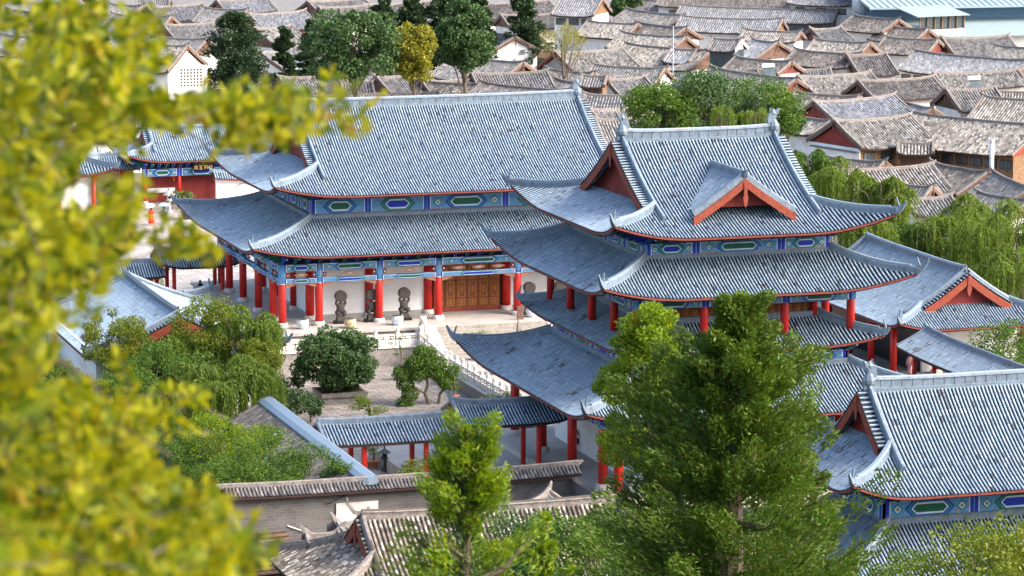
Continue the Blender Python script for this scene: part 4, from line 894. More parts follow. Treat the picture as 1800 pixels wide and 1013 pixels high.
def conifer(name, label, loc, h, r, mat='l_cyp', n=5000, ln=.3, wd=.09, tiers=16, group=None, power=.8, lean=0, z0=.12, cone=1.0, up=.15, inner=None, tight=1.0):
    """irregular cone: plumed branches leaving the stem, dark inside, lighter at their tips"""
    t = thing(name, label, 'conifer', loc, 0, group); g = G(); g.tube([(0, 0, -.3), (0, 0, h*.5), (lean, 0, h*.97)], [r*.09+.06, r*.05+.04, .02], 'bark', 7)
    cen = []; rr = []; fo = []; fac = .6+.8*rng.uniform(0, 1, 12)
    for i in range(tiers*5):
        zf = z0+(1-z0)*rng.uniform(0, 1)**.95; z = h*zf; a = rng.uniform(0, 2*math.pi); rad_ = r*(max(.04, (1-zf)/(1-z0))**power)*cone*rng.uniform(.55, 1.18)*(.8+.28*math.sin(3*a+zf*9))
        da = rng.uniform(-.25, .25)
        for f in (.4, .62, .8, .95, 1.08):
            aa = a+da*f; cen.append((math.cos(aa)*rad_*f+lean*zf, math.sin(aa)*rad_*f, z+rad_*up*(f**2.2)-.05*rad_)); rr.append((.065*r+.10*rad_)*(1.25-.6*f)*tight); fo.append(f)
        if i % 2 == 0: g.tube([(lean*zf*.9, 0, z-.05*h*.3), (math.cos(a)*rad_*.5+lean*zf, math.sin(a)*rad_*.5, z), (math.cos(a+da)*rad_*.95+lean*zf, math.sin(a+da)*rad_*.95, z+rad_*up*.9)], [.04+r*.01, .03, .01], 'bark', 4)
    g.build('trunk', t); cen = np.array(cen); rr = np.array(rr); fo = np.array(fo); g = G()
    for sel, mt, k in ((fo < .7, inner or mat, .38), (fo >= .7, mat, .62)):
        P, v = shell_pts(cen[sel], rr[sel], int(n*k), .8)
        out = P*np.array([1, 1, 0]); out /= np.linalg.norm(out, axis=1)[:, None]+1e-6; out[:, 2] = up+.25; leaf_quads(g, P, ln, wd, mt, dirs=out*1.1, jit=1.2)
    g.build('foliage', t); return t, cen

# --- garden between the halls
c = thing('garden_tree', 'large round dark-leaved garden tree growing in a square stone planter', 'tree', (61.5, 232.5, -1.3))
cen = clumps((-.3, 0, 2.85), (3.45, 2.9, 2.3), 95, .86, -.85); g = G(); make_trunk(g, (0, 0, 0), (0, 0, 2.6), .22, .1, cen, 16); g.build('trunk', c)
g = G(); make_crown(g, cen, .74, 24000, .24, .14, 'l_dark', .8, .15); g.build('crown', c)
g = G(); g.box((0, 0, .18), (3.0, 2.4, .36), 'stonedark'); g.box((0, 0, .52), (3.3, 2.7, .32), 'steps', 0, 1.05); g.box((0, 0, .69), (3.1, 2.5, .03), 'hill'); g.build('stone_planter', c)
def bonsai(label, loc, s=1.0, mat='l_mid', pot='terracotta', n=900, sp=1.0, h=1.0, name='potted_bonsai', stand=0, r=.35):
    t = thing(name, label, 'bonsai', loc); g = G()
    if stand: g.box((0, 0, stand*.5), (.6*s, .6*s, stand), 'steps', 0, .8); g.build('stone_stand', t); g = G()
    g.lathe((0, 0, stand), [(.22*s, 0), (.32*s, .3*s), (.36*s, .34*s), (.33*s, .36*s)], pot, 10); g.build('pot', t)
    pads = np.array([(rng.normal()*.45*s*sp, rng.normal()*.3*s*sp, stand+s*(.75+.9*h*k/5)) for k in range(6)]); g = G()
    make_trunk(g, (0, 0, stand+.3*s), (.1*s, 0, stand+s*(.8+.6*h)), .07*s, .03*s, pads, 6, bend=.2); g.build('trunk', t)
    g = G(); make_crown(g, pads, r*s, n, .12, .07, mat, .45); g.build('crown', t); return t
t = thing('garden_tree', 'open garden pine with twisted pale trunks and bright green tufts in the courtyard', 'tree', (66.8, 228.6, -1.3))
pads = np.array([(0, 0, -.75)])+np.array([(-1.9, 0, 3.1), (-1.5, .2, 2.3), (-.9, -.2, 3.9), (-.3, .1, 4.5), (.1, 0, 3.8), (.3, .3, 4.3), (-1.2, 0, 1.6), (-1.6, 0, .9), (1.2, 0, 2.6), (1.9, .1, 3.0), (1.5, -.2, 2.2), (.7, 0, 3.0), (-.6, 0, 2.9), (-.1, .1, 3.2), (1.0, .2, 3.6), (-1.0, .3, 3.3)]); g = G()
g.tube([(.2, 0, 0), (-.1, 0, .8), (.1, 0, 1.4), (0, 0, 2.2), (0, 0, 3.4)], [.16, .13, .11, .09, .03], 'bark', 7); g.tube([(.9, 0, 0), (1.0, 0, .7), (1.5, 0, 1.3), (1.6, 0, 2.6)], [.13, .1, .08, .03], 'bark', 6); g.tube([(-.1, 0, .8), (-.8, 0, 1.2), (-1.4, 0, 2.2), (-1.6, 0, 3.0)], [.1, .08, .06, .03], 'bark', 6)
g.build('trunk', t); g = G(); make_crown(g, pads, .68, 11000, .2, .09, 'l_mid', .85, -.3); g.build('crown', t)
bonsai('small bright green potted tree left of the corridor roof, the upper of two', (60.6, 221.6, -1.3), 1.5, 'l_bright', 'terracotta', 1300, .6, .7, r=.4)
bonsai('low bright green clipped bush in a red pot beside the small potted tree', (59.9, 218.9, -1.3), 1.2, 'l_bright', 'terracotta', 1100, .7, .1, r=.42)
bonsai('tall thin bonsai on a stone stand before the retaining wall', (67.6, 238.3, -1.3), 1.1, 'l_mid', 'pot', 260, .7, 2.0, stand=.7, r=.2)
bonsai('bare-stemmed bonsai right of the garden pine on a stone block', (67.8, 225.2, -1.3), 1.2, 'l_mid', 'terracotta', 300, .8, .6, stand=.8, r=.25)
bonsai('spreading bonsai above the dark garden channel beside the corridor roof', (69.4, 221.6, -1.3), 1.9, 'l_dark', 'pot', 900, 1.0, .3, r=.3)
for i, (x, y, lb) in enumerate(((74.2, 240.2, 'bonsai in a dark pot at the foot of the left stair ramp'), (73.8, 234.2, 'bonsai on the entrance path in an orange dish'), (74.6, 228.2, 'bonsai in a dark tray nearest the red columns on the path'))): bonsai(lb, (x, y, -.5), 1.45, 'l_dark', ('pot', 'urnochre', 'pot')[i], 500, .8, .8, r=.28)
for i, (u, v, r_, lb) in enumerate(((520, 720, 1.1, 'dark garden shrub between the willow and the round tree planter'), (545, 735, 1.0, 'dark leafy shrub beside the blue coping'), (505, 700, 1.0, 'low dark shrub touching the willow fringe in the garden'), (815, 760, .0, ''))):
    if r_: p = onz(u, v, -1.0); tree('garden_shrub', lb, (p[0], p[1], -1.4), 2.0, (r_*1.3, r_, .9), 'l_dark', 1300, .2, .11, 14, .4, .06, cat='shrub', parts=('stems', 'crown'))
def low_table(label, loc, rz=0):
    t = thing('stone_bench', label, 'bench', loc, rz); g = G(); g.box((0, 0, .6), (2.6, .5, .12), 'marble'); g.build('slab', t)
    for k in (-1, 1): g = G(); g.box((k*1.0, 0, .27), (.16, .44, .54), 'marble'); g.build('leg', t)
low_table('white stone garden bench by the corridor roof under the pine', (65.6, 214.2, -1.3)); low_table('second white stone bench beside the dark channel in the garden', (68.4, 216.4, -1.3), .2)
def stone_lantern(label, loc, s=1.0, mat='steps'):
    t = thing('stone_lantern', label, 'lantern', loc); g = G(); g.lathe((0, 0, 0), [(.3*s, 0), (.3*s, .15*s), (.14*s, .2*s), (.12*s, .9*s), (.32*s, 1.0*s), (.3*s, 1.1*s)], mat, 6); g.build('base', t)
    g = G(); g.box((0, 0, 1.3*s), (.36*s, .36*s, .4*s), mat); g.box((0, -.185*s, 1.3*s), (.18*s, .01, .22*s), 'dark'); g.build('light_box', t)
    g = G(); g.lathe((0, 0, 1.5*s), [(.55*s, 0), (.5*s, .06*s), (.2*s, .25*s), (.06*s, .4*s), (.1*s, .5*s), (.02*s, .6*s)], mat, 6); g.build('cap', t)
p = onz(676, 828, -1.3); stone_lantern('dark iron-roofed stone lantern under the walkway roof', (p[0], p[1], -1.3), .8, 'pot')
p = onz(655, 822, -1.3); bonsai('terracotta pot with a small shrub beside the dark garden lantern', (p[0], p[1], -1.3), 1.3, 'l_olive', 'terracotta', 300, .5, .3)
stone_lantern('pale stone lantern before the porch of the gate hall', (68.6, 323.6, 0), 1.15, 'grey')
t = thing('potted_palm', 'leaning palm in a large dark pot beside the far hall corner', 'potted palm', (69.2, 318.3, 0)); g = G(); g.lathe((0, 0, 0), [(.4, 0), (.62, .7), (.66, .8), (.58, .8)], 'pot', 12); g.build('pot', t)
g = G(); g.tube([(0, 0, .7), (-.2, 0, 1.5), (-.5, 0, 2.4)], [.26, .2, .16], 'bark', 8); g.build('trunk', t); g = G()
for k in range(46):
    a = rng.uniform(0, 2*math.pi); s = np.linspace(0, 1, 7)[:, None]; L_ = rng.uniform(.9, 1.5); P = np.array([-.5, 0, 2.4])+np.hstack([math.cos(a)*s*L_, math.sin(a)*s*L_, s*1.1*L_*rng.uniform(.1, 1)-1.0*s**2*L_]); leaf_quads(g, np.repeat(P, 4, 0), .34, .05, 'l_mid', dirs=np.repeat(np.gradient(P, axis=0), 4, 0)*6, jit=.7)
g.build('fronds', t)
tree('round_shrub', 'dense round dark green shrub between the left pavilion and the gate hall', (65.0, 336.0, 0), 4.9, (2.1, 1.9, 1.9), 'l_dark', 4200, .24, .14, 30, .4, .14, cat='shrub')
# --- willows and shrubs around the left side hall and the garden channel (crown top pixel, distance plane)
def vt(u, v, y): return ony(u, v, y)
for (u, v, y_, r_, n_, mt, lb) in (
    (425, 530, 227.5, 2.5, 800, 'l_willow', 'drooping willow beside the left corner of the far hall platform'),
    (285, 552, 229, 3.4, 800, 'l_willow', 'big willow in front of the left side hall, hanging over its eaves'),
    (405, 618, 214, 3.3, 1300, 'l_willow', 'pale fountain-shaped willow crown above the blue coping'),
    (345, 640, 222, 2.6, 420, 'l_willow', 'willow squeezed between the big willow and the fountain-shaped one'),
    (40, 600, 226, 3.6, 520, 'l_willow', 'willow at the left edge below the dark rockery'),
    (218, 452, 279, 2.6, 240, 'l_willow', 'small willow peeping over the raised gate roof by the plaza')):
    p = vt(u, v, y_); willow(lb, (p[0], p[1], -1.4 if y_ < 262 else 0), p[2]+(1.4 if y_ < 262 else 0), (r_*1.25, r_*1.1, r_*.85), n_, mat=mt, hang=(1.8, 4.6) if y_ < 262 else (.8, 2))
for (u, v, y_, r_, mt, lb) in (
    (195, 548, 229, 2.1, 'l_olive', 'yellow-green tree against the left side hall roof'), (352, 522, 228.5, 2.5, 'l_olive', 'orange-tinged yellow-green tree above the willows near the far hall'),
    (262, 600, 224, 2.6, 'l_mid', 'green rounded tree low between the willows'), (330, 610, 226, 2.5, 'l_mid', 'mid green tree showing between two willow crowns'), (200, 650, 218, 2.4, 'l_mid', 'dark green tree below the white end wall of the left side hall'),
    (240, 700, 212, 2.6, 'l_dark', 'deep green tree behind the yellow branch at mid left'), (450, 600, 224, 1.5, 'l_olive', 'small tree at the foot of the drooping willow')):
    p = vt(u, v, y_); tree('leafy_tree', lb, (p[0], p[1], -1.4), p[2]+1.6, (r_*1.2, r_, r_), mt, 9500, .17, .09, 46, .28, .13, fill=.88)
for (u, v, y_, r_, mt, lb) in (
    (362, 722, 200, 2.0, 'l_bright', 'bright bamboo clump left of the blue coping'), (420, 742, 198, 2.0, 'l_bright', 'bright green bush right of the bamboo clump'),
    (478, 748, 194, 1.9, 'l_mid', 'green bush before the sloping blue tiles'), (542, 782, 192, 1.7, 'l_mid', 'mid green bush under the end of the blue coping'), (602, 798, 190, 1.3, 'l_mid', 'small leafy bush overlapping the foot of the pale coping'),
    (310, 752, 200, 2.2, 'l_mid', 'dark bush left of the bamboo beside the yellow branch'), (395, 838, 188.5, 1.5, 'l_olive', 'climber with reddish tips spilling over the brick wall'),
    (458, 748, 202, 1.7, 'l_willow', 'feathery pale shrub left of the sloping blue tiles'), (370, 800, 191, 1.9, 'l_mid', 'bush behind the left end of the brick wall'), (440, 815, 190.5, 1.7, 'l_mid', 'low bush along the brick wall left of centre'), (505, 828, 190, 1.5, 'l_mid', 'low bush along the brick wall at its middle')):
    p = vt(u, v, y_); tree('bush', lb, (p[0], p[1], -1.4), p[2]+1.7, (r_*1.2, r_, max(r_*1.15, (p[2]+1.4)*.5)), mt, 8500, .15, .075, 40, .3, .08, cat='bush', parts=('stems', 'foliage'), zmin=-.95, fill=.85)
p = ony(735, 815, 192.5); tree('berry_shrub', 'shrub with orange and dark leaves beside the walkway roof', (p[0], p[1], -1.4), 4.2, (1.7, 1.5, 1.5), 'l_olive', 3000, .17, .09, 22, .38, .08, cat='bush', parts=('stems', 'foliage'))
# --- tree between brick wall and tower hall; foreground trees on the slope
t = tree('maple_tree', 'upright light green tree with small starry leaves in front of the tower hall', (66.2, 180.5, -1.4), 15.3, (3.0, 2.8, 6.3), 'l_bright', 42000, .20, .12, 110, .20, .28, flat=.7, fill=.95)
def at(u, v, d): return ond(u, v, d)
def ground_z(y): return max(-1.45, 41.5-.30*y)
p = at(1290, 552, 68); gz = ground_z(p[1])
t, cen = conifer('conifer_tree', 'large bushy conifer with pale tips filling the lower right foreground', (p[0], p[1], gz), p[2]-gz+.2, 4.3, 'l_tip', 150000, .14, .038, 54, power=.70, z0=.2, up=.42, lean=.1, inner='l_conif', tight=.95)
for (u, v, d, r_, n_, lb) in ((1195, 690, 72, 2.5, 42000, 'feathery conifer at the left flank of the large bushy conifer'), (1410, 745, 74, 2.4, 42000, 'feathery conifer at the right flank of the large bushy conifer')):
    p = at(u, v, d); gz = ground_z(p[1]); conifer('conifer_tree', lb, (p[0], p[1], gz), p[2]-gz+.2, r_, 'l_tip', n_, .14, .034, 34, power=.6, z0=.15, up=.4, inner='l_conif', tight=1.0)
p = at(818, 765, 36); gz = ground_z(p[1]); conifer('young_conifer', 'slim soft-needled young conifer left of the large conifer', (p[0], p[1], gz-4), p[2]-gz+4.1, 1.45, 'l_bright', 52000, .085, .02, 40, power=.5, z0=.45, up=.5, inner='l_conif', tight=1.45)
p = at(960, 905, 60); gz = ground_z(p[1]); conifer('young_conifer', 'low bright conifer shoot at the bottom between the bushes', (p[0], p[1], gz), p[2]-gz, 1.0, 'l_bright', 8000, .14, .035, 14, power=.8, z0=.3, up=.6)
for (u, v, d, rx, rz_, mt, lb) in ((1045, 868, 150, 3.2, 3.8, 'l_mid', 'pale green bushy tree in front of the grey-tiled house'), (930, 888, 154, 2.8, 3.0, 'l_dark', 'dark green bushy tree left of the pale bushy tree'),
        (1720, 905, 135, 3.6, 3.2, 'l_olive', 'yellow-green rounded tree in the lower right corner'), (1165, 880, 140, 2.6, 3.4, 'l_dark', 'dark tree just left of the large conifer at the bottom'), (1790, 925, 150, 2.4, 2.8, 'l_olive', 'olive tree cut by the lower right corner')):
    p = at(u, v, d); gz = ground_z(p[1]); tree('bushy_tree', lb, (p[0], p[1], gz), p[2]-gz, (rx, rx, rz_), mt, 12000, .19, .10, 60, .26, .2, fill=.85)
p = ony(590, 950, 181); tree('bush', 'small weedy bush beside the eaves of the bottom grey house', (p[0], p[1], -1.4), 2.4, (1.3, 1.1, 1.0), 'l_bright', 900, .16, .08, 12, .4, .05, cat='bush', parts=('stems', 'foliage'))
# --- right side
for i, (u, v, r_, h_, lb) in enumerate(((1765, 560, 2.9, 7.5, 'dark leafy tree at the right edge before the side hall gable'), (1800, 600, 2.2, 5.5, 'leafy tree on the right edge above the corridor roof'))):
    p = ony(u, v, 212+i*2); tree('leafy_tree', lb, (p[0]+1.0*i, p[1], -1.4), h_, (r_, r_, r_*1.05), ('l_mid', 'l_dark')[i], 7000, .19, .11, 44, .3, .18)
tree('bush', 'low yellow-tinged bushes at the foot of the side hall columns', (97.4, 222.0, -.4), 1.2, (2.4, 1.2, .7), 'l_olive', 1300, .16, .09, 16, .4, .04, cat='bush', parts=('stems', 'foliage'))
for i, (u, v, y_, r_, lb) in enumerate(((1480, 290, 262, 3.2, 'willow rising behind the right roof corner of the tower hall'), (1550, 320, 258, 2.8, 'pale willow left of the small white lane house'), (1600, 400, 254, 3.6, 'broad willow behind the ridge of the right side hall'), (1680, 380, 252, 4.0, 'tall willow curtain right of the broad willow'), (1765, 390, 246, 4.2, 'willow nearest the right edge above the side hall'), (1720, 350, 262, 3.8, 'willow at the back beneath the metal chimney'), (1800, 440, 240, 3.8, 'willow cut by the right edge of the picture'), (1520, 385, 252, 2.6, 'low willow between tower hall eaves and side hall ridge'), (1420, 275, 272, 2.0, 'small willow just right of the tower hall ridge beast'))):
    p = ony(u, v, y_); willow(lb, (p[0], p[1], -1.4), p[2]+1.4+1.0, (r_*1.15, r_, r_*.8), 760, hang=(2.6, 7.0), mat=('l_willow', 'l_willow', 'l_mid')[i % 3] if i != 5 else 'l_willow')
# --- tree belt behind the tower hall ridge
for i, (u, v, r_, mt, lb) in enumerate(((1160, 178, 4.0, 'l_mid', 'round green tree at the left end of the belt behind the tower hall'), (1215, 165, 4.6, 'l_dark', 'broad dark tree behind the tower hall ridge, second in the belt'), (1275, 165, 4.8, 'l_dark', 'dark tree in the middle of the belt behind the ridge'), (1335, 175, 4.4, 'l_mid', 'green tree of the belt next to the right ridge beast'), (1372, 200, 2.6, 'l_dark', 'small dark tree behind the right ridge beast'), (1190, 205, 2.6, 'l_mid', 'low bush-like tree in front of the belt at left'))):
    p = ony(u, v, 292+i*1.2); tree('broadleaf_tree', lb, (p[0], p[1], -.1), p[2]+r_*.55, (r_*1.05, r_, r_*.8), mt, 9000, .28, .16, 60, .27, .28, fill=.86)
p = ony(1270, 195, 284); willow('small weeping tree tucked behind the tower ridge', (p[0], p[1], -.1), p[2]+.9, (1.4, 1.2, 1.2), 130, hang=(1, 2.4))
p = ony(1325, 200, 284); willow('pale weeping tree behind the tower ridge at right', (p[0], p[1], -.1), p[2]+.9, (1.8, 1.4, 1.3), 130, hang=(1, 2.4))
tree('bush', 'dark shrubbery behind the left gable of the far hall', (72.6, 291, 0), 7.2, (2.6, 2.2, 2.6), 'l_dark', 4000, .26, .15, 30, .36, .12, cat='bush')
# --- trees standing in the old town (pixel of crown centre, radius, distance plane)
TT = [(410, 70, 385, 4.3, 4.6, 'C', 'grey-green spreading cedar among the roofs at upper left'), (620, 70, 372, 5.6, 4.8, 'l_dark', 'big dark round tree at upper left of the far hall ridge'), (727, 85, 372, 2.4, 4.2, 'l_yellow', 'slim yellow-green tree beside the big dark round tree'), (815, 55, 378, 3.2, 5.0, 'l_dark', 'tall green tree before the white-walled town house'), (990, 65, 392, 3.6, 4.2, 'Y', 'thin pale yellowish tree beside the white gabled house'), (675, 18, 420, 2.0, 5, 'C', 'narrow dark conifer at the top, left of its neighbours'), (722, 20, 425, 2.6, 5, 'C', 'dark conifer second from left at the top'), (775, 10, 425, 3.0, 5.5, 'C', 'broad dark conifer behind the tall green tree'), (845, 25, 422, 2.6, 6, 'C', 'dark conifer right of the tall green tree'), (918, 22, 422, 3.2, 6.4, 'C', 'tallest dark conifer left of the white gabled house'), (158, 30, 430, 2.6, 4, 'C', 'dark conifer among roofs near the upper left corner'), (500, 70, 402, 1.6, 2.4, 'C', 'small conifer between roofs left of the big round tree'), (545, 62, 402, 1.5, 2.8, 'C', 'small dark conifer touching the big round tree'), (1105, 8, 500, 3.2, 2.6, 'l_dark', 'dark tree at the top edge right of the white gabled house'), (1500, 20, 520, 1.0, .9, 'l_mid', 'small tree at the top near the water tank'), (270, 375, 300, 0, 0, '', '')]
for (u, v, y_, r_, h_, mt, lb) in TT:
    if not r_: continue
    p = ony(u, v, y_)
    if mt == 'C': conifer('conifer_tree', lb, (p[0], p[1], 0), p[2]+h_*.62, r_*1.45, 'l_cyp', 15000, .5, .22, 20, power=.5, z0=.05, up=.05, tight=2.0)
    elif mt == 'Y': willow(lb, (p[0], p[1], 0), p[2]+h_*.5, (r_, r_, h_*.6), 170, mat='l_yellow', hang=(1.5, 3.5), ln=.3, wd=.06)
    else: tree('broadleaf_tree', lb, (p[0], p[1], 0), p[2]+h_*.85, (r_, r_, h_), mt, 18000 if r_ > 3 else 7000, .40, .25, 70, .27, .28, fill=.86)

# --- blurred yellow-green branch close to the camera
t = thing('yellow_leaved_tree', 'out-of-focus yellow-green tree reaching in from the left foreground', 'tree', tuple(at(-900, 900, 12)))
o0 = np.array(t.location)
BL = [  # u, v, ru, rv, twigs
 (60, 60, 110, 95, 40), (150, 110, 95, 70, 34), (40, 190, 100, 90, 40), (130, 190, 100, 80, 34), (235, 55, 30, 34, 6), (220, 165, 50, 36, 12), (240, 90, 40, 36, 8),
 (40, 300, 80, 80, 34), (130, 300, 36, 34, 6), (190, 225, 60, 34, 12), (280, 192, 54, 30, 13), (340, 190, 50, 24, 10), (400, 188, 50, 26, 11), (460, 195, 44, 28, 9), (520, 205, 50, 34, 9), (575, 190, 28, 34, 4), (632, 200, 24, 30, 3), (430, 230, 60, 26, 8), (500, 160, 30, 24, 3), (250, 125, 30, 20, 4), (190, 350, 50, 26, 7),
 (80, 400, 90, 55, 30), (150, 420, 60, 45, 16), (200, 405, 50, 36, 10), (300, 422, 36, 20, 5), (340, 440, 36, 20, 4), (90, 480, 110, 45, 36), (30, 540, 70, 60, 22), (60, 470, 60, 40, 12), (20, 600, 60, 50, 16), (60, 565, 36, 30, 6),
 (30, 700, 60, 70, 24), (100, 730, 70, 60, 24), (170, 745, 66, 46, 18), (245, 740, 50, 34, 12), (310, 715, 34, 28, 5), (60, 820, 100, 80, 42), (160, 830, 90, 70, 34), (235, 835, 56, 56, 18), (60, 930, 100, 80, 46), (170, 940, 100, 80, 44), (270, 920, 80, 72, 32), (340, 940, 60, 66, 20), (395, 985, 55, 40, 14), (300, 870, 36, 40, 8), (100, 1000, 120, 40, 30), (250, 1000, 100, 40, 26), (0, 400, 60, 60, 14), (0, 250, 50, 80, 14), (0, 880, 50, 80, 12), (210, 660, 24, 18, 2), (160, 20, 30, 30, 6)]
g = G(); gb = G(); rngs = rng
for (u, v, ru, rv, nt_) in BL:
    dd = 11.5+(v/1013)*-2.0+rng.uniform(-.8, .8)
    for k in range(int(nt_*.95)):
        a = rng.uniform(0, 2*math.pi); q = rng.uniform(0, 1)**.6
        p = at(u+ru*.88*q*math.cos(a), v+rv*.88*q*math.sin(a), dd+rng.normal()*.9)-o0
        dr = rng.normal(size=3)*[.7, .7, .55]+[.25, 0, .12]; dr /= np.linalg.norm(dr); L = rng.uniform(.09, .19); s = np.linspace(-.5, .5, 8)[:, None]
        C_ = p+dr*L*s; side = np.cross(dr, rng.normal(size=3)); side /= np.linalg.norm(side)
        P = np.concatenate([C_+side*.022, C_-side*.022, C_[-1:]+dr*.02]); D = np.concatenate([np.tile(side+dr*.5, (8, 1)), np.tile(-side+dr*.5, (8, 1)), dr[None]])
        leaf_quads(g, P, .062, .029, 'l_front', dirs=D*1.5, jit=.6)
        if k % 3 == 0: gb.tube([C_[0]-dr*.08, C_[3], C_[-1]], [.003, .0022, .0012], 'bark', 4)
for pts in (((-300, 330), (0, 250), (200, 215), (420, 200), (600, 190)), ((-300, 100), (0, 90), (120, 110), (250, 90)), ((-300, 500), (0, 450), (120, 430), (330, 430)), ((-300, 700), (0, 690), (160, 720), (330, 720)), ((-300, 850), (0, 850), (180, 860), (330, 930)), ((-300, 980), (0, 970), (200, 970), (400, 990)), ((-100, 600), (120, 640), (180, 700), (190, 800))):
    P = np.array([at(u, v, 11.6-v/500) for u, v in pts])-o0; gb.tube(P, np.linspace(.010, .002, len(P))*(1 if len(pts) else 1), 'bark', 6)
trunk_top = at(-320, -100, 9.6)-o0; gb.tube([np.array([0, 0, -6.]), np.array([0, .1, -2]), (at(-320, 500, 8.8)-o0), trunk_top], [.22, .18, .12, .05], 'bark', 9)
g.build('leaves', t); gb.build('branches', t)

# ================================================================== PEOPLE
def person(label, loc, rz, top, bottom, pose='stand', hair=True, umb=None, dress=None, s=1.0):
    t = thing('person', label, 'person', loc, rz); t.scale = (s, s, s)
    if pose == 'stand':
        J = dict(pel=(0, 0, .95), ch=(0, 0, 1.25), nk=(0, 0, 1.43), hd=(0, -.02, 1.55), ht=(0, -.01, 1.66), shl=(.17, 0, 1.38), shr=(-.17, 0, 1.38), ell=(.24, -.02, 1.12), wrl=(.26, -.08, .88), elr=(-.22, -.08, 1.14), wrr=(-.1, -.26, 1.26), hpl=(.09, 0, .9), hpr=(-.09, 0, .9), knl=(.1, -.04, .5), anl=(.1, .02, .09), tol=(.11, -.13, .04), knr=(-.1, .02, .5), anr=(-.1, .1, .09), tor=(-.11, -.05, .04))
        if not umb: J['elr'] = (-.24, -.02, 1.12); J['wrr'] = (-.26, -.08, .88)
    else:
        J = dict(pel=(0, 0, .52), ch=(0, .02, .82), nk=(0, .02, 1.0), hd=(0, -.02, 1.13), ht=(0, -.01, 1.24), shl=(.17, .02, .95), shr=(-.17, .02, .95), ell=(.22, -.04, .7), wrl=(.12, -.26, .62), elr=(-.22, -.04, .7), wrr=(-.12, -.26, .62), hpl=(.09, -.04, .5), hpr=(-.09, -.04, .5), knl=(.11, -.42, .5), anl=(.11, -.42, .09), tol=(.11, -.56, .04), knr=(-.11, -.42, .5), anr=(-.11, -.42, .09), tor=(-.11, -.56, .04))
    rad = dict(pel=.13, ch=.13, nk=.055, hd=.095, ht=.075, shl=.06, shr=.06, ell=.042, wrl=.028, elr=.042, wrr=.028, hpl=.085, hpr=.085, knl=.058, anl=.036, tol=.03, knr=.058, anr=.036, tor=.03)
    E_ = [('pel', 'ch'), ('ch', 'nk'), ('nk', 'hd'), ('hd', 'ht'), ('ch', 'shl'), ('ch', 'shr'), ('shl', 'ell'), ('ell', 'wrl'), ('shr', 'elr'), ('elr', 'wrr'), ('pel', 'hpl'), ('pel', 'hpr'), ('hpl', 'knl'), ('knl', 'anl'), ('anl', 'tol'), ('hpr', 'knr'), ('knr', 'anr'), ('anr', 'tor')]
    for sd in 'lr':       # palm, four fingers and a thumb
        w_ = np.array(J['wr'+sd]); e_ = np.array(J['el'+sd]); d = (w_-e_)/np.linalg.norm(w_-e_); sx = np.cross(d, (0, 1, 0)); sx /= np.linalg.norm(sx)+1e-9
        J['pm'+sd] = tuple(w_+d*.06); rad['pm'+sd] = .028; E_.append(('wr'+sd, 'pm'+sd))
        for k in range(4): J[f'f{k}'+sd] = tuple(w_+d*(.13+.012*(1.5-abs(k-1.5)))+sx*(k-1.5)*.018+np.array([0, -.02, 0])); rad[f'f{k}'+sd] = .008; E_.append(('pm'+sd, f'f{k}'+sd))
        J['th'+sd] = tuple(w_+d*.07+sx*.05); rad['th'+sd] = .009; E_.append(('wr'+sd, 'th'+sd))
    ks = list(J); skin_body('body', [J[k] for k in ks], [(ks.index(a), ks.index(b2)) for a, b2 in E_], [rad[k] for k in ks], 'skin', 0, 1, t)
    z0 = J['pel'][2]; zs = J['shl'][2]; g = G(); y0 = J['ch'][1]
    g.lathe((0, y0*.5, 0), [(.17, z0-.05), (.17, z0+.12), (.2, zs-.1), (.19, zs), (.08, zs+.08)], top, 12)
    for sd in 'lr': a, b2, c2 = (np.array(J[k+sd]) for k in ('sh', 'el', 'wr')); g.tube([a, b2, b2*.3+c2*.7], [.075, .06, .045], top, 8)
    g.build('top', t, True); g = G()
    if dress: g.lathe((0, 0, 0), [(.30, .22), (.27, .5), (.2, z0), (.18, z0+.05)], bottom, 12)
    else:
        for sd in 'lr': a, b2, c2 = (np.array(J[k+sd]) for k in ('hp', 'kn', 'an')); g.tube([a+[0, 0, .02], b2, c2], [.11, .08, .06], bottom, 8)
    g.build('skirt' if dress else 'trousers', t, True)
    h = np.array(J['hd']); g = G(); g.lathe(h+[0, .025, -.02], [(.07, -.06), (.108, .02), (.11, .1), (.08, .17), (.02, .195)], 'hair', 10); g.build('hair', t, True)
    g = G()
    for k in (-1, 1): g.box(h+[k*.035, -.095, .03], (.02, .01, .01), 'hair')
    g.box(h+[0, -.105, 0], (.02, .03, .035), 'skin'); g.box(h+[0, -.092, -.035], (.04, .01, .01), 'clred'); g.build('face', t)
    return t
def umbrella(label, loc, mat, tilt=(0, 0), s=1):
    t = thing('umbrella', label, 'umbrella', loc); t.rotation_euler = (tilt[0], tilt[1], 0); g = G(); a = np.linspace(0, 2*math.pi, 9)[:-1]
    rr = np.array([.03, .25, .42, .52]); zz = np.array([.78, .74, .65, .54]); P = np.stack([np.stack([rr*math.cos(x)*s, rr*math.sin(x)*s, zz], 1) for x in np.append(a, a[0])]); Pu = P.copy(); Pu[:, :, 2] -= .012
    g.grid(P, mat); g.grid(Pu[::-1], mat); g.build('canopy', t); g = G(); g.tube([(0, 0, 0), (0, 0, .84)], [.012, .01], 'metal', 6); g.build('shaft', t)
    g = G()
    for x in a: g.tube([(0, 0, .72), (.42*math.cos(x)*s, .42*math.sin(x)*s, .63)], [.006, .005], 'metal', 4)
    g.build('ribs', t)
person('person in a long red dress walking across the plaza under a white umbrella', (65.05, 315.2, .02), R(160), 'clred', 'clred', umb=True, dress=True)
umbrella('white umbrella held tilted by the person in red', (65.1, 315.5, 1.28), 'umbwhite', (R(8), R(-14)))
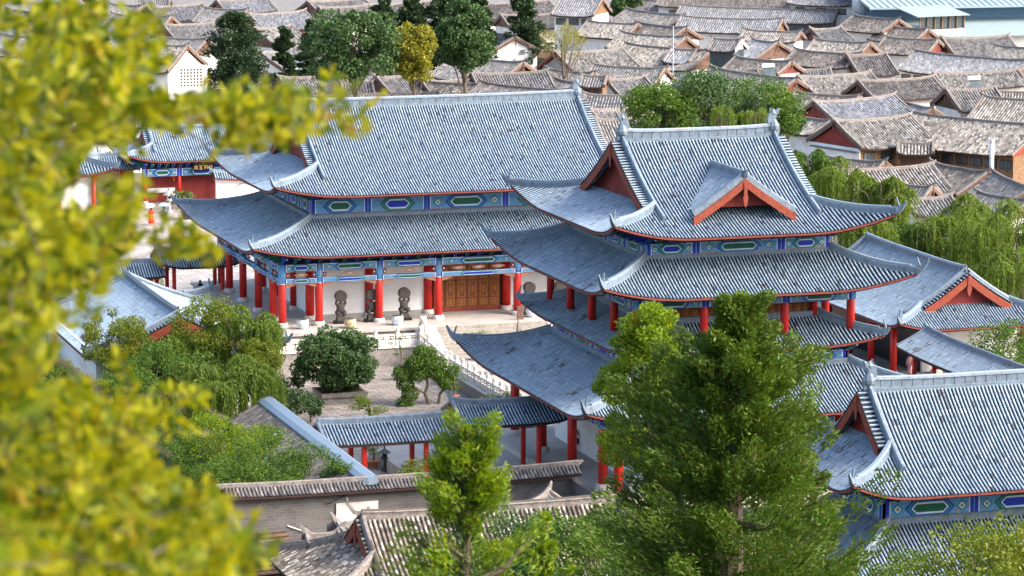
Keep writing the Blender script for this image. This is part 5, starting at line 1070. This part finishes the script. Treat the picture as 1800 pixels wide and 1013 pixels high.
person('person in blue top and dark trousers on the plaza under a pale blue umbrella', (66.35, 315.4, .02), R(170), 'clblue', 'clgrey', umb=True)
umbrella('pale blue umbrella held upright on the plaza', (66.4, 315.65, 1.28), 'umbblue', (0, 0), 1.1)
c = thing('timber_bench', 'long timber bench with slatted back on the gate hall porch', 'bench', (70.4, 326.6, .4)); g = G(); g.box((0, 0, .44), (2.6, .5, .06), 'wood'); g.build('seat', c); g = G(); g.box((0, .26, .8), (2.6, .05, .5), 'wood'); g.build('backrest', c)
for k in (-1.2, 0, 1.2): g = G(); g.box((k, 0, .2), (.08, .44, .4), 'wood'); g.build('leg', c)
c = thing('timber_table', 'small square timber table before the porch bench', 'table', (69.2, 325.6, .4)); g = G(); g.box((0, 0, .72), (.8, .6, .05), 'wood'); g.build('table_top', c)
for kx in (-.34, .34): 
    for ky in (-.24, .24): g = G(); g.box((kx, ky, .35), (.05, .05, .7), 'wood'); g.build('leg', c)
for x, tp, bt, lb in ((70.0, 'clblack', 'clgrey', 'person in black sitting leftmost on the porch bench'), (70.55, 'clpink', 'clpale', 'person in a bright pink top sitting in the middle of the porch bench'), (71.2, 'clblack', 'clblack', 'person in dark clothes sitting right of the pink top')): person(lb, (x, 326.5, .4), 0, tp, bt, 'sit')
person('person in black with yellowish collar seen beneath the raised gate roof', (59.9, 270.9, .02), R(30), 'clblack', 'clgrey', s=.95)
person('person in a pink top walking behind the red columns of the right side hall', (101.8, 223.3, -.35), R(-60), 'clpale', 'clpale')
def lantern_red(label, loc, s=.28):
    t = thing('hanging_lantern', label, 'lantern', loc); g = G(); g.lathe((0, 0, -s), [(s*.3, 0), (s*.9, s*.35), (s, s), (s*.9, s*1.65), (s*.3, s*2)], 'clred', 12); g.build('shade', t, True); g = G(); g.lathe((0, 0, s), [(s*.3, 0), (s*.3, .08)], 'gold', 8); g.tube([(0, 0, s), (0, 0, s+.5)], [.012, .012], 'black', 4); g.lathe((0, 0, -s-.25), [(.03, 0), (.05, .25)], 'gold', 6); g.build('fittings', t)
lantern_red('red lantern hanging in the corridor left of the gate hall', (62.6, 330.4, 3.0)); lantern_red('red lantern with flower garland in the gate hall doorway', (70.0, 327.8, 3.0), .24)
t = thing('hanging_pot', 'dark potted plant standing by the white wall inside the tower hall gateway', 'potted plant', (69.6, 204.2, -.1)); g = G(); g.lathe((0, 0, 0), [(.12, 0), (.1, .45), (.3, .6), (.34, .9), (.28, .92)], 'pot', 10); g.build('pot', t); g = G(); make_crown(g, np.array([(0, 0, 1.15), (.1, 0, 1.3)]), .3, 160, .16, .07, 'l_dark'); g.build('plant', t)

# ================================================================== OLD TOWN
TM = ('troll_town', 'tpan_town', 'ridge_town', 'bargetown', 'redwall')
def house(label, u1, v1, u2, v2, z=5.6, w=3.3, drop=None, wall='whitetown', gab='bargetown', win=0, name='tiled_house', cat='house', barge='bargetown', pitch=.34, hip=False, wz=0, mats=None, horn=.4, lift=.3):
    p, q = onz(u1, v1, z+.35), onz(u2, v2, z+.35); c = (p+q)/2; d = q-p; L = np.hypot(d[0], d[1])/2; rz = math.atan2(d[1], d[0]); drop = w*.52 if drop is None else drop
    if math.cos(rz) < 0: rz += math.pi
    t = thing(name, label, cat, (c[0], c[1], 0), rz, None)
    gab = 'brickred' if gab == 'bargered' else gab
    mt = list(mats or TM); mt[3] = barge; lw = label.lower()
    mt[0] = 'troll_slate' if ('slate' in lw or 'bluish' in lw or ' grey roof' in lw or 'white' in lw[:6]) else 'troll_pale' if ('pale' in lw or 'courtyard house' in lw or 'striped' in lw or 'coarse' in lw) else 'troll_dark' if ('dark' in lw or 'old' in lw) else mt[0]
    gable_roof(t, 'roof', L, w, z-drop, z, pitch=pitch, r=pitch*.3, mats=tuple(mt), seg=1.2, rh=.28, nc=4, lift=lift, horn=horn, eave='soffit')
    zi = z-drop-.12; g = G(); x, y = L-.35, w-.7; hf = lambda a: drop*(.85*(a/w)+.15*(a/w)**2)
    g.bb(-x, x, -y, y, wz, zi+.3, wall); g.build('wall', t)
    if 'over a white wall' in label:
        g = G(); g.bb(-x-.08, -x-.002, -y-.05, y+.05, wz, zi+.2, 'white'); g.bb(-x-.5, -x-.08, -y, y, zi-.25, zi-.1, 'ridge_town'); g.build('end_wall', t)
    for cx in (-1, 1):
        g = G(); g.poly([(-y, zi+.31), (y, zi+.31), (0, z-.25)], (cx*(x-.0), 0, 0), (0, 1, 0), (0, 0, 1), (cx, 0, 0), .05, gab)
        g.poly([(-.07, 0), (.07, 0), (.07, -.6), (0, -.85), (-.07, -.6)], (cx*(L+.06), 0, z-.2), (0, 1, 0), (0, 0, 1), (cx, 0, 0), .05, barge); g.build('gable', t)
    if win:
        k = win if win > 1 else max(1, int(L*2/2.6))
        for i in range(k):
            xx = -x+(i+.5)*2*x/k; ww = min(.75, x/k*.8); g = G(); zb, zt = zi-1.15, zi-.2
            g.bb(xx-ww, xx+ww, -y-.06, -y-.001, zb, zt, 'dwood'); o = g.build('window', t); g = G()
            for m_ in range(3): a = xx-ww+.08+m_*(2*ww-.16)/3; g.bb(a+.03, a+(2*ww-.16)/3-.03, -y-.09, -y-.061, zb+.1, zt-.08, 'glass')
            g.build('pane', o)
    return t
HS = [
 # --- right part, far to near:  label, ridge ends (px), options
 ('long white-walled building at the top edge with a row of dark windows', 1165, -14, 1500, -4, dict(z=7, w=3.5, win=6)),
 ('white building with two dark windows left of the blue shed', 1395, -16, 1512, -12, dict(z=8, w=3, win=3)),
 ('long slate-grey roof below the white buildings at upper right', 1196, 9, 1474, 17, dict(wall='glass')),
 ('long grey roof with a mossy right gable below the slate-grey one', 1196, 28, 1376, 33, dict(gab='wood')),
 ('narrow pale roof left of the mossy gable', 1308, 51, 1408, 55, dict(w=2.4, z=4.6)),
 ('grey roof right of the mossy gable', 1425, 50, 1478, 47, dict(w=3.2, z=4.8)),
 ('dark hipped roof left of the roof terrace', 1500, 26, 1580, 33, dict(z=6)),
 ('dark roof right below the roof terrace', 1550, 44, 1632, 50, dict(z=5)),
 ('grey roof with pale eaves in the third row at right', 1432, 68, 1530, 74, dict()),
 ('roof with a dark red gable slot left of the brown roof', 1556, 64, 1650, 69, dict(gab='bargered')),
 ('brown smooth roof beneath the blue shed', 1655, 66, 1772, 62, dict(w=4.6, wall='whitetown')),
 ('very long grey roof with white wall and small square windows', 1608, 89, 1812, 106, dict(w=4.0, win=9)),
 ('grey roof at the right edge behind the long white wall', 1745, 78, 1830, 84, dict(z=4.6)),
 ('roof lantern house with glass walls above the lane', 1252, 66, 1304, 68, dict(z=7.6, w=2.4, wall='glass', gab='whitetown', barge='whitetown', wz=0)),
 ('white-gabled house left of the glass-walled lantern house', 1180, 84, 1226, 86, dict(w=2.8, gab='whitetown')),
 ('broad dark grey roof right of the glass-walled lantern house', 1322, 68, 1368, 73, dict(w=4.2)),
 ('dark low roof in the fourth row at right', 1398, 86, 1512, 94, dict(w=3.0)),
 ('brown-grey roof right of the dark low roof', 1488, 95, 1558, 93, dict(w=4.2)),
 ('dark roof with a bright red gable right of the lantern house', 1292, 99, 1392, 107, dict(w=2.8, gab='bargered')),
 ('flat grey strip roof above the orange gable', 1330, 122, 1460, 120, dict(w=1.8, z=4.4)),
 ('wide weathered roof with an orange-red gable in the middle right', 1252, 118, 1400, 138, dict(w=4.2, gab='bargered')),
 ('pale brown roof right of the orange-red gable', 1402, 134, 1530, 126, dict(w=4.4)),
 ('roof with a dark timber gable facing left, mid right', 1508, 141, 1640, 134, dict(w=3.6, gab='dwood')),
 ('roof ending in a big brown timber gable with pendant', 1662, 156, 1750, 153, dict(w=4.0, gab='dwood', z=6)),
 ('pale roof behind the big brown timber gable', 1640, 128, 1790, 122, dict(w=3.0, z=4.6)),
 ('dark small roof between two gables, mid right', 1398, 161, 1512, 168, dict(w=3.2)),
 ('bluish-grey curved roof with a red gable at its left', 1430, 178, 1572, 166, dict(w=4.0, gab='bargered')),
 ('bluish roof strip joining the curved bluish roof', 1570, 172, 1640, 190, dict(w=3.0, z=4.8)),
 ('dark tiled wing behind the long courtyard house', 1384, 199, 1462, 211, dict(w=2.6, z=5)),
 ('long courtyard house wing with timber screens beneath a pale roof', 1597, 196, 1835, 219, dict(w=5.2, z=6.4, wall='wood', gab='bargered', win=9, barge='bargered')),
 ('courtyard house wing with a dark red gable over a white wall', 1466, 211, 1600, 201, dict(w=4.6, z=6.4, wall='wood', win=4, gab='redwall')),
 ('roof with a white verge at the right edge above the courtyard house', 1728, 168, 1826, 174, dict(w=4.4, wall='whitetown')),
 ('pale roof strip at the right edge, second row above the courtyard house', 1735, 158, 1826, 160, dict(w=2.2, z=5)),
 ('little curved entrance roof in front of the courtyard house', 1577, 249, 1642, 250, dict(w=1.6, z=4.4, wall='dwood', horn=.6)),
 ('small dark roof left of the white lane house', 1442, 273, 1556, 283, dict(w=2.6, z=4.2, wall='dwood')),
 ('coarse-tiled roof of the white lane house behind the willows', 1456, 298, 1640, 288, dict(w=4.0, z=5, wall='whitetown', win=3)),
 ('dark roof left of the metal chimney', 1637, 284, 1738, 301, dict(w=3.8, z=4.8)),
 ('grey roof at the right edge below the metal chimney', 1742, 298, 1815, 330, dict(w=3.0, z=4.8)),
 ('tiny tiled roof among the willows under the lane house', 1590, 347, 1672, 343, dict(w=2.4, z=3.8)),
 ('roof corner at the right edge above the willow curtain', 1716, 336, 1812, 350, dict(w=3, z=4.2)),
 ('small white house with a little window beside the willow', 1586, 322, 1640, 326, dict(w=2.2, z=4.4, win=1)),
 # --- middle
 ('grey roof at the top, right of the white gabled house', 1102, 15, 1204, 26, dict()),
 ('white house with an exposed timber gable near the top centre', 985, -6, 1060, -4, dict(z=8.6, w=4.2, gab='wood', win=3)),
 ('brownish roof right of the pale yellowish tree', 1032, 36, 1122, 41, dict(w=3.4)),
 ('roof with a pale left verge, third row from top in the centre', 1092, 56, 1206, 64, dict(w=3.6)),
 ('dark roof second row right of centre', 1118, 38, 1206, 48, dict(w=3.2)),
 ('large dark roof with a pale left verge above the red pavilion', 1100, 76, 1250, 88, dict(w=4.4)),
 ('roof with a pale grey gable framed in red boards', 976, 91, 1094, 84, dict(w=4.2, gab='grey', barge='bargered', wall='grey')),
 ('broad brown roof with a timber gable facing right, centre', 798, 97, 920, 109, dict(w=4.4, gab='dwood')),
 ('roof with plants and a white right gable in the centre', 1042, 113, 1170, 119, dict(w=3.6, gab='whitetown')),
 ('roof with a white end wall beside the tree belt', 1064, 138, 1134, 134, dict(w=3.8, gab='whitetown')),
 ('little timber pavilion roof above the far hall ridge end', 1022, 131, 1068, 132, dict(w=1.9, z=6.6, wall='wood', win=2)),
 ('rubble-strewn roof above the right end of the far hall ridge', 1026, 164, 1118, 166, dict(w=3.4)),
 ('pale strip roof right of the far hall ridge end', 1036, 192, 1152, 184, dict(w=2.6)),
 ('striped roof directly behind the tower hall left ridge beast', 1045, 208, 1116, 206, dict(w=5, z=5)),
 ('white-walled house partly hidden by the tall green tree', 850, 51, 906, 64, dict(w=3.8, z=7.4, wall='whitetown', gab='whitetown')),
 ('tiny house with a red gable between white house and pale tree', 912, 60, 946, 58, dict(w=1.8, z=6, gab='bargered')),
 ('dark timber shed roof below the tiny red gable', 915, 76, 965, 82, dict(w=2.8, wall='dark')),
 ('hipped brown roof between the yellow-green and tall green trees', 716, 53, 782, 38, dict(w=4.6)),
 ('brown roof just above the far hall ridge, right part', 828, 128, 962, 124, dict(w=3.4)),
 ('roof with a bright skylight just above the far hall ridge', 846, 144, 1002, 158, dict(w=4.0)),
 ('small roof in the row above the ridge, second from left', 660, 134, 752, 128, dict(w=3.4)),
 ('roof with a sagging dark ridge directly above the far hall ridge', 660, 135, 850, 148, dict(w=4.4, z=5)),
 ('upturned roof end left in the row above the ridge', 596, 128, 632, 119, dict(w=3)),
 ('small brown roof left above the far hall ridge', 598, 144, 655, 143, dict(w=3.6)),
 ('low striped roof touching the far hall ridge line', 606, 164, 772, 161, dict(w=3.2, z=4.6)),
 ('grey roof right in the row above the ridge', 740, 142, 850, 136, dict(w=2.6, z=5)),
 ('roof behind the timber pavilion in the centre', 960, 120, 1045, 127, dict(w=3.2, z=5)),
 ('patched roof with laundry right of the skylight roof', 975, 138, 1060, 148, dict(w=3.0, z=4.6)),
 ('roof just visible between the dark conifers at the top, left one', 640, 8, 712, 4, dict(w=3.6)),
 ('grey roof behind the dark conifers at the top, middle one', 735, 2, 830, -3, dict(w=3.6)),
 ('long roof behind the tallest dark conifer at the top edge', 830, 6, 965, 0, dict(w=3.8)),
 ('brown roof under the conifer row, left of the tall green tree', 740, 22, 820, 27, dict(w=3.6)),
 ('grey roof beneath the tallest dark conifer', 880, 26, 985, 22, dict(w=3.2)),
 # --- left
 ('small dark pavilion roof near the upper left corner', 94, 11, 142, 11, dict(w=2.6, wall='dwood')),
 ('grey roof left of the red-gabled one at the top left', 192, 6, 252, 9, dict(w=3.4)),
 ('roof with a red gable facing left near the top left', 258, 11, 356, 6, dict(w=3.6, gab='bargered')),
 ('grey roof above the spreading cedar', 358, 13, 436, 16, dict(w=3.6)),
 ('bluish slate roof with white verges at the top left of the round tree', 436, 24, 536, 18, dict(w=4.0, barge='whitetown', gab='bargered', wall='bargetown')),
 ('weathered roof behind the branch, third row from top left', 198, 24, 302, 28, dict(w=4.0)),
 ('roof with a red gable just left of the spreading cedar', 286, 43, 382, 38, dict(w=3.8, gab='bargered')),
 ('broad brown roof below the red gable left of the cedar', 276, 64, 364, 68, dict(w=4.0)),
 ('pale brown roof right of the spreading cedar', 448, 49, 512, 44, dict(w=4.8)),
 ('tall striped roof above a white lattice wall', 276, 77, 330, 79, dict(w=5.4, z=7.4, win=0, gab='whitetown')),
 ('long striped roof behind the branch left of the lattice wall', 150, 80, 268, 77, dict(w=5.0, z=7.0, win=5)),
 ('white-walled house with a wide brown roof below the cedar', 455, 91, 515, 83, dict(w=5.2, z=6.4, win=4, gab='whitetown')),
 ('dark roof between the wide brown roof and the big round tree', 512, 80, 562, 73, dict(w=4.0)),
 ('roof just left of the far hall ridge beast', 490, 135, 604, 130, dict(w=3.6)),
 ('dark low roof right below the lattice wall', 365, 156, 425, 158, dict(w=3.0, z=4)),
 ('low roof behind the branch below the lattice wall', 200, 154, 262, 158, dict(w=3.4, z=4.6)),
 ('white-walled building behind the branch above the gate hall', 185, 186, 362, 182, dict(w=3.4, z=6.6, win=0, wall='white')),
 ('roof peak at the top left of the dark pavilion roof', 10, 14, 80, 22, dict(w=3.6)),
 ('grey roof at the left edge behind the branch, upper', 0, 60, 110, 66, dict(w=4.2)),
 ('grey roof at the left edge behind the branch, lower', -10, 118, 120, 124, dict(w=4.4)),
 ('low roof near the left edge above the pavilion', -10, 168, 150, 172, dict(w=4.4)),
 ('roof at the top edge between cedar and conifers', 540, 2, 640, -4, dict(w=3.6)),
 ('grey roof at the top left behind the big round tree', 560, 12, 650, 8, dict(w=3.2)),
 ('red-gabled roof at the very top left', 240, -6, 300, -6, dict(w=3.2, gab='bargered')),
 ('small roof at the top edge above the slate roof', 380, 0, 470, -4, dict(w=3.2, gab='wood')),
 ('roof in the gap below the big round tree', 430, 122, 500, 130, dict(w=3.4, z=5)),
 ('far roof at the top edge right of the conifers', 1120, -2, 1210, 2, dict(w=3.2)),
]
for (lb, u1, v1, u2, v2, kw) in HS: house(lb, u1, v1, u2, v2, **kw)
p = ony(1488, 262, 344); c = thing('air_conditioner', 'white outdoor air conditioner unit on the white end wall of the courtyard house', 'air conditioner', tuple(p)); g = G(); g.box((0, 0, 0), (.9, .35, .6), 'whitetown'); g.build('casing', c); g = G(); g.poly([(.22*math.cos(a), .22*math.sin(a)) for a in np.linspace(0, 2*math.pi, 13)[:-1]], (-.12, -.18, 0), (1, 0, 0), (0, 0, 1), (0, -1, 0), .02, 'dark'); g.build('fan_grille', c)
# lattice wall of the tall striped house
p = ony(335, 135, 382); c = tag(None or (lambda g: (g.bb(-1.9, 1.9, -.1, .1, -2.2, 1.3, 'whitetown'), [g.lathe((0, 0, 0), [(0, 0)], 'white', 3) for _ in ()], [g.poly([(.13*math.cos(a), .13*math.sin(a)) for a in np.linspace(0, 2*math.pi, 7)[:-1]], (-1.1+i*.38, -.101, -1.0+j*.36), (1, 0, 0), (0, 0, 1), (0, -1, 0), .012, 'dwood') for i in range(7) for j in range(6)], g.build('lattice_wall', loc=tuple(p)))[-1])(G()), 'white screen wall pierced with round holes under the tall striped roof', 'wall')
# the large blue shed, roof terrace, tank, chimney, solar heater
p = onz(1526, 24, 6); c = thing('metal_shed', 'huge blue-walled metal shed with pale sheet roof in the upper right corner', 'shed', (p[0], p[1], 0), R(-4))
g = G(); g.bb(.5, 70, 0, 22, 0, 7.0, 'bluewall'); g.build('wall', c)
g = G(); g.add([(-1, -3.5, 7.0), (72, -3.5, 7.0), (72, 12, 10.2), (-1, 12, 10.2), (-1, -3.5, 6.8), (72, -3.5, 6.8), (72, 12, 10.0), (-1, 12, 10.0)], [(0, 1, 2, 3), (7, 6, 5, 4), (0, 4, 5, 1), (1, 5, 6, 2), (2, 6, 7, 3), (3, 7, 4, 0)], 'bluemetal')
for i in range(73): g.add([(-1+i, -3.5, 7.02), (-.94+i, -3.5, 7.02), (-.94+i, 12, 10.22), (-1+i, 12, 10.22), (-1+i, -3.5, 7.10), (-.94+i, -3.5, 7.10), (-.94+i, 12, 10.3), (-1+i, 12, 10.3)], [(4, 5, 6, 7), (0, 1, 5, 4), (0, 4, 7, 3), (1, 2, 6, 5)], 'bluemetal')
g.build('roof', c)
g = G(); g.add([(-1, -11, 3.4), (72, -11, 3.4), (72, -.1, 5.0), (-1, -.1, 5.0), (-1, -11, 3.25), (72, -11, 3.25), (72, -.1, 4.85), (-1, -.1, 4.85)], [(0, 1, 2, 3), (7, 6, 5, 4), (0, 4, 5, 1), (1, 5, 6, 2), (3, 7, 4, 0)], 'bluemetal'); g.build('lean_to_roof', c)
g = G(); g.bb(.5, 70, -9.5, -9.3, 0, 3.3, 'whitetown'); g.build('lower_wall', c)
for i in range(9): 
    if i == 2: continue
    g = G(); g.bb(2+i*7.4, 8.6+i*7.4, -9.6, -9.51, 1.3, 3.0, 'glass'); [g.bb(2+i*7.4+k*1.3, 2.08+i*7.4+k*1.3, -9.65, -9.6, 1.3, 3.0, 'bluewall') for k in range(6)]; g.build('window', c)
p = onz(1640, 62, 3.4); c = thing('roof_terrace_house', 'small glazed roof terrace with a pale blue tin roof before the blue shed', 'house', (p[0], p[1], 0), R(8))
g = G(); g.bb(-3.6, 4.2, -2, 3, 0, 4.4, 'grey'); g.build('wall', c)
g = G(); g.add([(-4.4, -2.6, 6.4), (4.6, -2.6, 6.4), (4.2, 3.4, 7.4), (-4.4, 3.4, 7.4), (-4.4, -2.6, 6.3), (4.6, -2.6, 6.3), (4.2, 3.4, 7.3), (-4.4, 3.4, 7.3)], [(0, 1, 2, 3), (7, 6, 5, 4), (0, 4, 5, 1), (1, 5, 6, 2), (2, 6, 7, 3), (3, 7, 4, 0)], 'bluemetal'); g.build('roof', c)
for i in range(7): g = G(); g.bb(-3.5+i*1.25, -3.36+i*1.25, -1.95, -1.8, 4.4, 6.4, 'wood'); g.build('post', c)
g = G(); g.bb(-3.4, 4.1, -1.7, -1.66, 4.5, 6.3, 'glass'); g.build('glazing', c)
p = onz(1512, 10, 7); c = thing('water_tank', 'round metal water tank on the roof left of the blue shed', 'tank', (p[0], p[1], 6)); g = G(); g.lathe((0, 0, 0), [(1.2, 0), (1.2, 2.0), (.9, 2.4), (.1, 2.6)], 'metal', 16); g.build('drum', c, True); g = G(); [g.tube([(x, y, -6), (x, y, 0)], [.06, .06], 'metal', 5) for x in (-.8, .8) for y in (-.8, .8)]; g.build('stand', c)
p = onz(1742, 327, 3.5); c = thing('metal_chimney', 'tall galvanised chimney pipe rising before the courtyard house at right', 'chimney', (p[0], p[1], 0)); g = G(); g.lathe((0, 0, 0), [(.22, 0), (.22, 7.6)], 'metal', 12); g.build('pipe', c, True); g = G(); [g.lathe((0, 0, z_), [(.25, 0), (.25, .06)], 'metal', 12) for z_ in (3.6, 4.9, 6.2)]; g.build('joint_band', c); g = G(); g.lathe((0, 0, 7.6), [(.24, 0), (.24, .35)], 'metal', 12); g.build('cap', c)
for (u, v, z_, lb) in ((1712, 142, 5.4, 'solar water heater on the roof at right, white drum over a slanted panel'), (1350, 120, 5.2, 'small white vent cylinder on a dark roof in the town')):
    p = onz(u, v, z_); c = thing('solar_water_heater', lb, 'water heater', (p[0], p[1], z_-1.2)); g = G(); g.tube([(-.8, 0, 1.5), (.8, 0, 1.5)], [.26, .26], 'white', 10); g.build('drum', c); g = G(); g.add([(-.7, -1, .3), (.7, -1, .3), (.7, 0, 1.3), (-.7, 0, 1.3), (-.7, -1, .24), (.7, -1, .24), (.7, 0, 1.24), (-.7, 0, 1.24)], [(0, 1, 2, 3), (7, 6, 5, 4), (0, 4, 5, 1), (1, 5, 6, 2), (3, 7, 4, 0)], 'glass'); g.build('panel', c); g = G(); [g.tube([(x, 0, -1.5), (x, 0, 1.3)], [.03, .03], 'metal', 4) for x in (-.6, .6)]; g.build('frame', c)
for (u, v, zt, lb) in ((1183, 92, 9.5, 'thin pale flagpole above the roofs left of the lantern house'), (938, 62, 9.0, 'white utility pole before the pale yellowish tree')):
    p = onz(u, v+30, 4); g = G(); g.tube([(0, 0, 0), (0, 0, zt)], [.09, .07], 'metal', 6); o = g.build('utility_pole', loc=(p[0], p[1], 0)); tag(o, lb, 'pole')
# ------------------------------------------------ bottom grey-tiled houses
Nh = thing('courtyard_house', 'old grey-brown tiled house with an orange-red gable at the bottom centre', 'house', (54.7, 174.5, -.2))
hip_gable_roof(Nh, 'roof', 11.2, 6.3, .45, 3.75, 7.4, U=.5, O=.35, Rc=3.2, pitch=.27, r=.085, rh=.32, curl=.6, wv=.35, seg=.4, orn=0, mats=('troll_near', 'tpan_dirt', 'ridge_town', 'bargered', 'dark'), eave='soffit', backpitch=1)
g = G(); g.bb(-8.6, 8.6, -4.3, 4.3, -1.3, .9, 'whitetown'); g.build('wall', Nh)
for cx_ in (-1, 1): g = G(); g.sweep([(cx_*7.2, 0, 4.0), (cx_*7.8, 0, 4.15), (cx_*8.15, 0, 4.6), (cx_*8.2, 0, 5.0)], [(-.12, -.12), (.12, -.12), (.12, .12), (-.12, .12)], 'ridge_town', scale=[1, .9, .6, .3]); g.build('ridge_horn', Nh)
house('small grey-tiled roof with upturned ridge ends behind the bottom house', 898, 893, 965, 862, z=3.2, w=2.4, pitch=.27, horn=.5)
house('short old roof at the foot of the brick wall left of the bottom house', 536, 936, 598, 932, z=1.5, w=.8, drop=.5, pitch=.27, horn=.5, wall='whitetown')
house('curved-ended old roof in the gap left of the orange-red gable', 590, 917, 640, 910, z=1.9, w=.9, drop=.5, pitch=.27, horn=.6)
c = thing('lean_to_shed', 'makeshift white-walled lean-to with a tilted board roof beside the brick wall', 'shed', tuple(onz(530, 975, -1.2))); g = G(); g.box((0, .8, .9), (3.4, .15, 2.0), 'white'); g.build('wall', c)
g = G(); g.poly([(0, 0), (2.6, 0), (2.6, .9), (0, .9)], (-1.0, -.8, 1.9), (.92, 0, -.38), (0, .9, .3), (0, -.3, .9), .05, 'whitetown'); g.build('board_roof', c); g = G(); [g.tube([(x, -.5, -.3), (x+.1, -.4, 1.5)], [.04, .04], 'wood', 5) for x in (-.8, .2, 1.2)]; g.build('post', c)
c = thing('plank_roof', 'brown plank roof in the bottom left beside the lean-to shed', 'roof', tuple(onz(460, 985, -.6)), R(8)); g = G(); g.poly([(-2.4, -2.2), (2.2, -2.2), (2.2, 2.0), (-2.4, 2.0)], (0, 0, .3), (1, 0, 0), (0, .93, .35), (0, -.35, .93), .08, 'bargetown')
[g.poly([(-2.4, -2.2+i*.45), (2.2, -2.2+i*.45), (2.2, -2.13+i*.45), (-2.4, -2.13+i*.45)], (0, -.03, .385), (1, 0, 0), (0, .93, .35), (0, -.35, .93), .05, 'dwood') for i in range(10)]; g.build('planks', c); g = G(); g.box((0, .5, -.5), (4, 3, 1.2), 'whitetown'); g.build('wall', c)
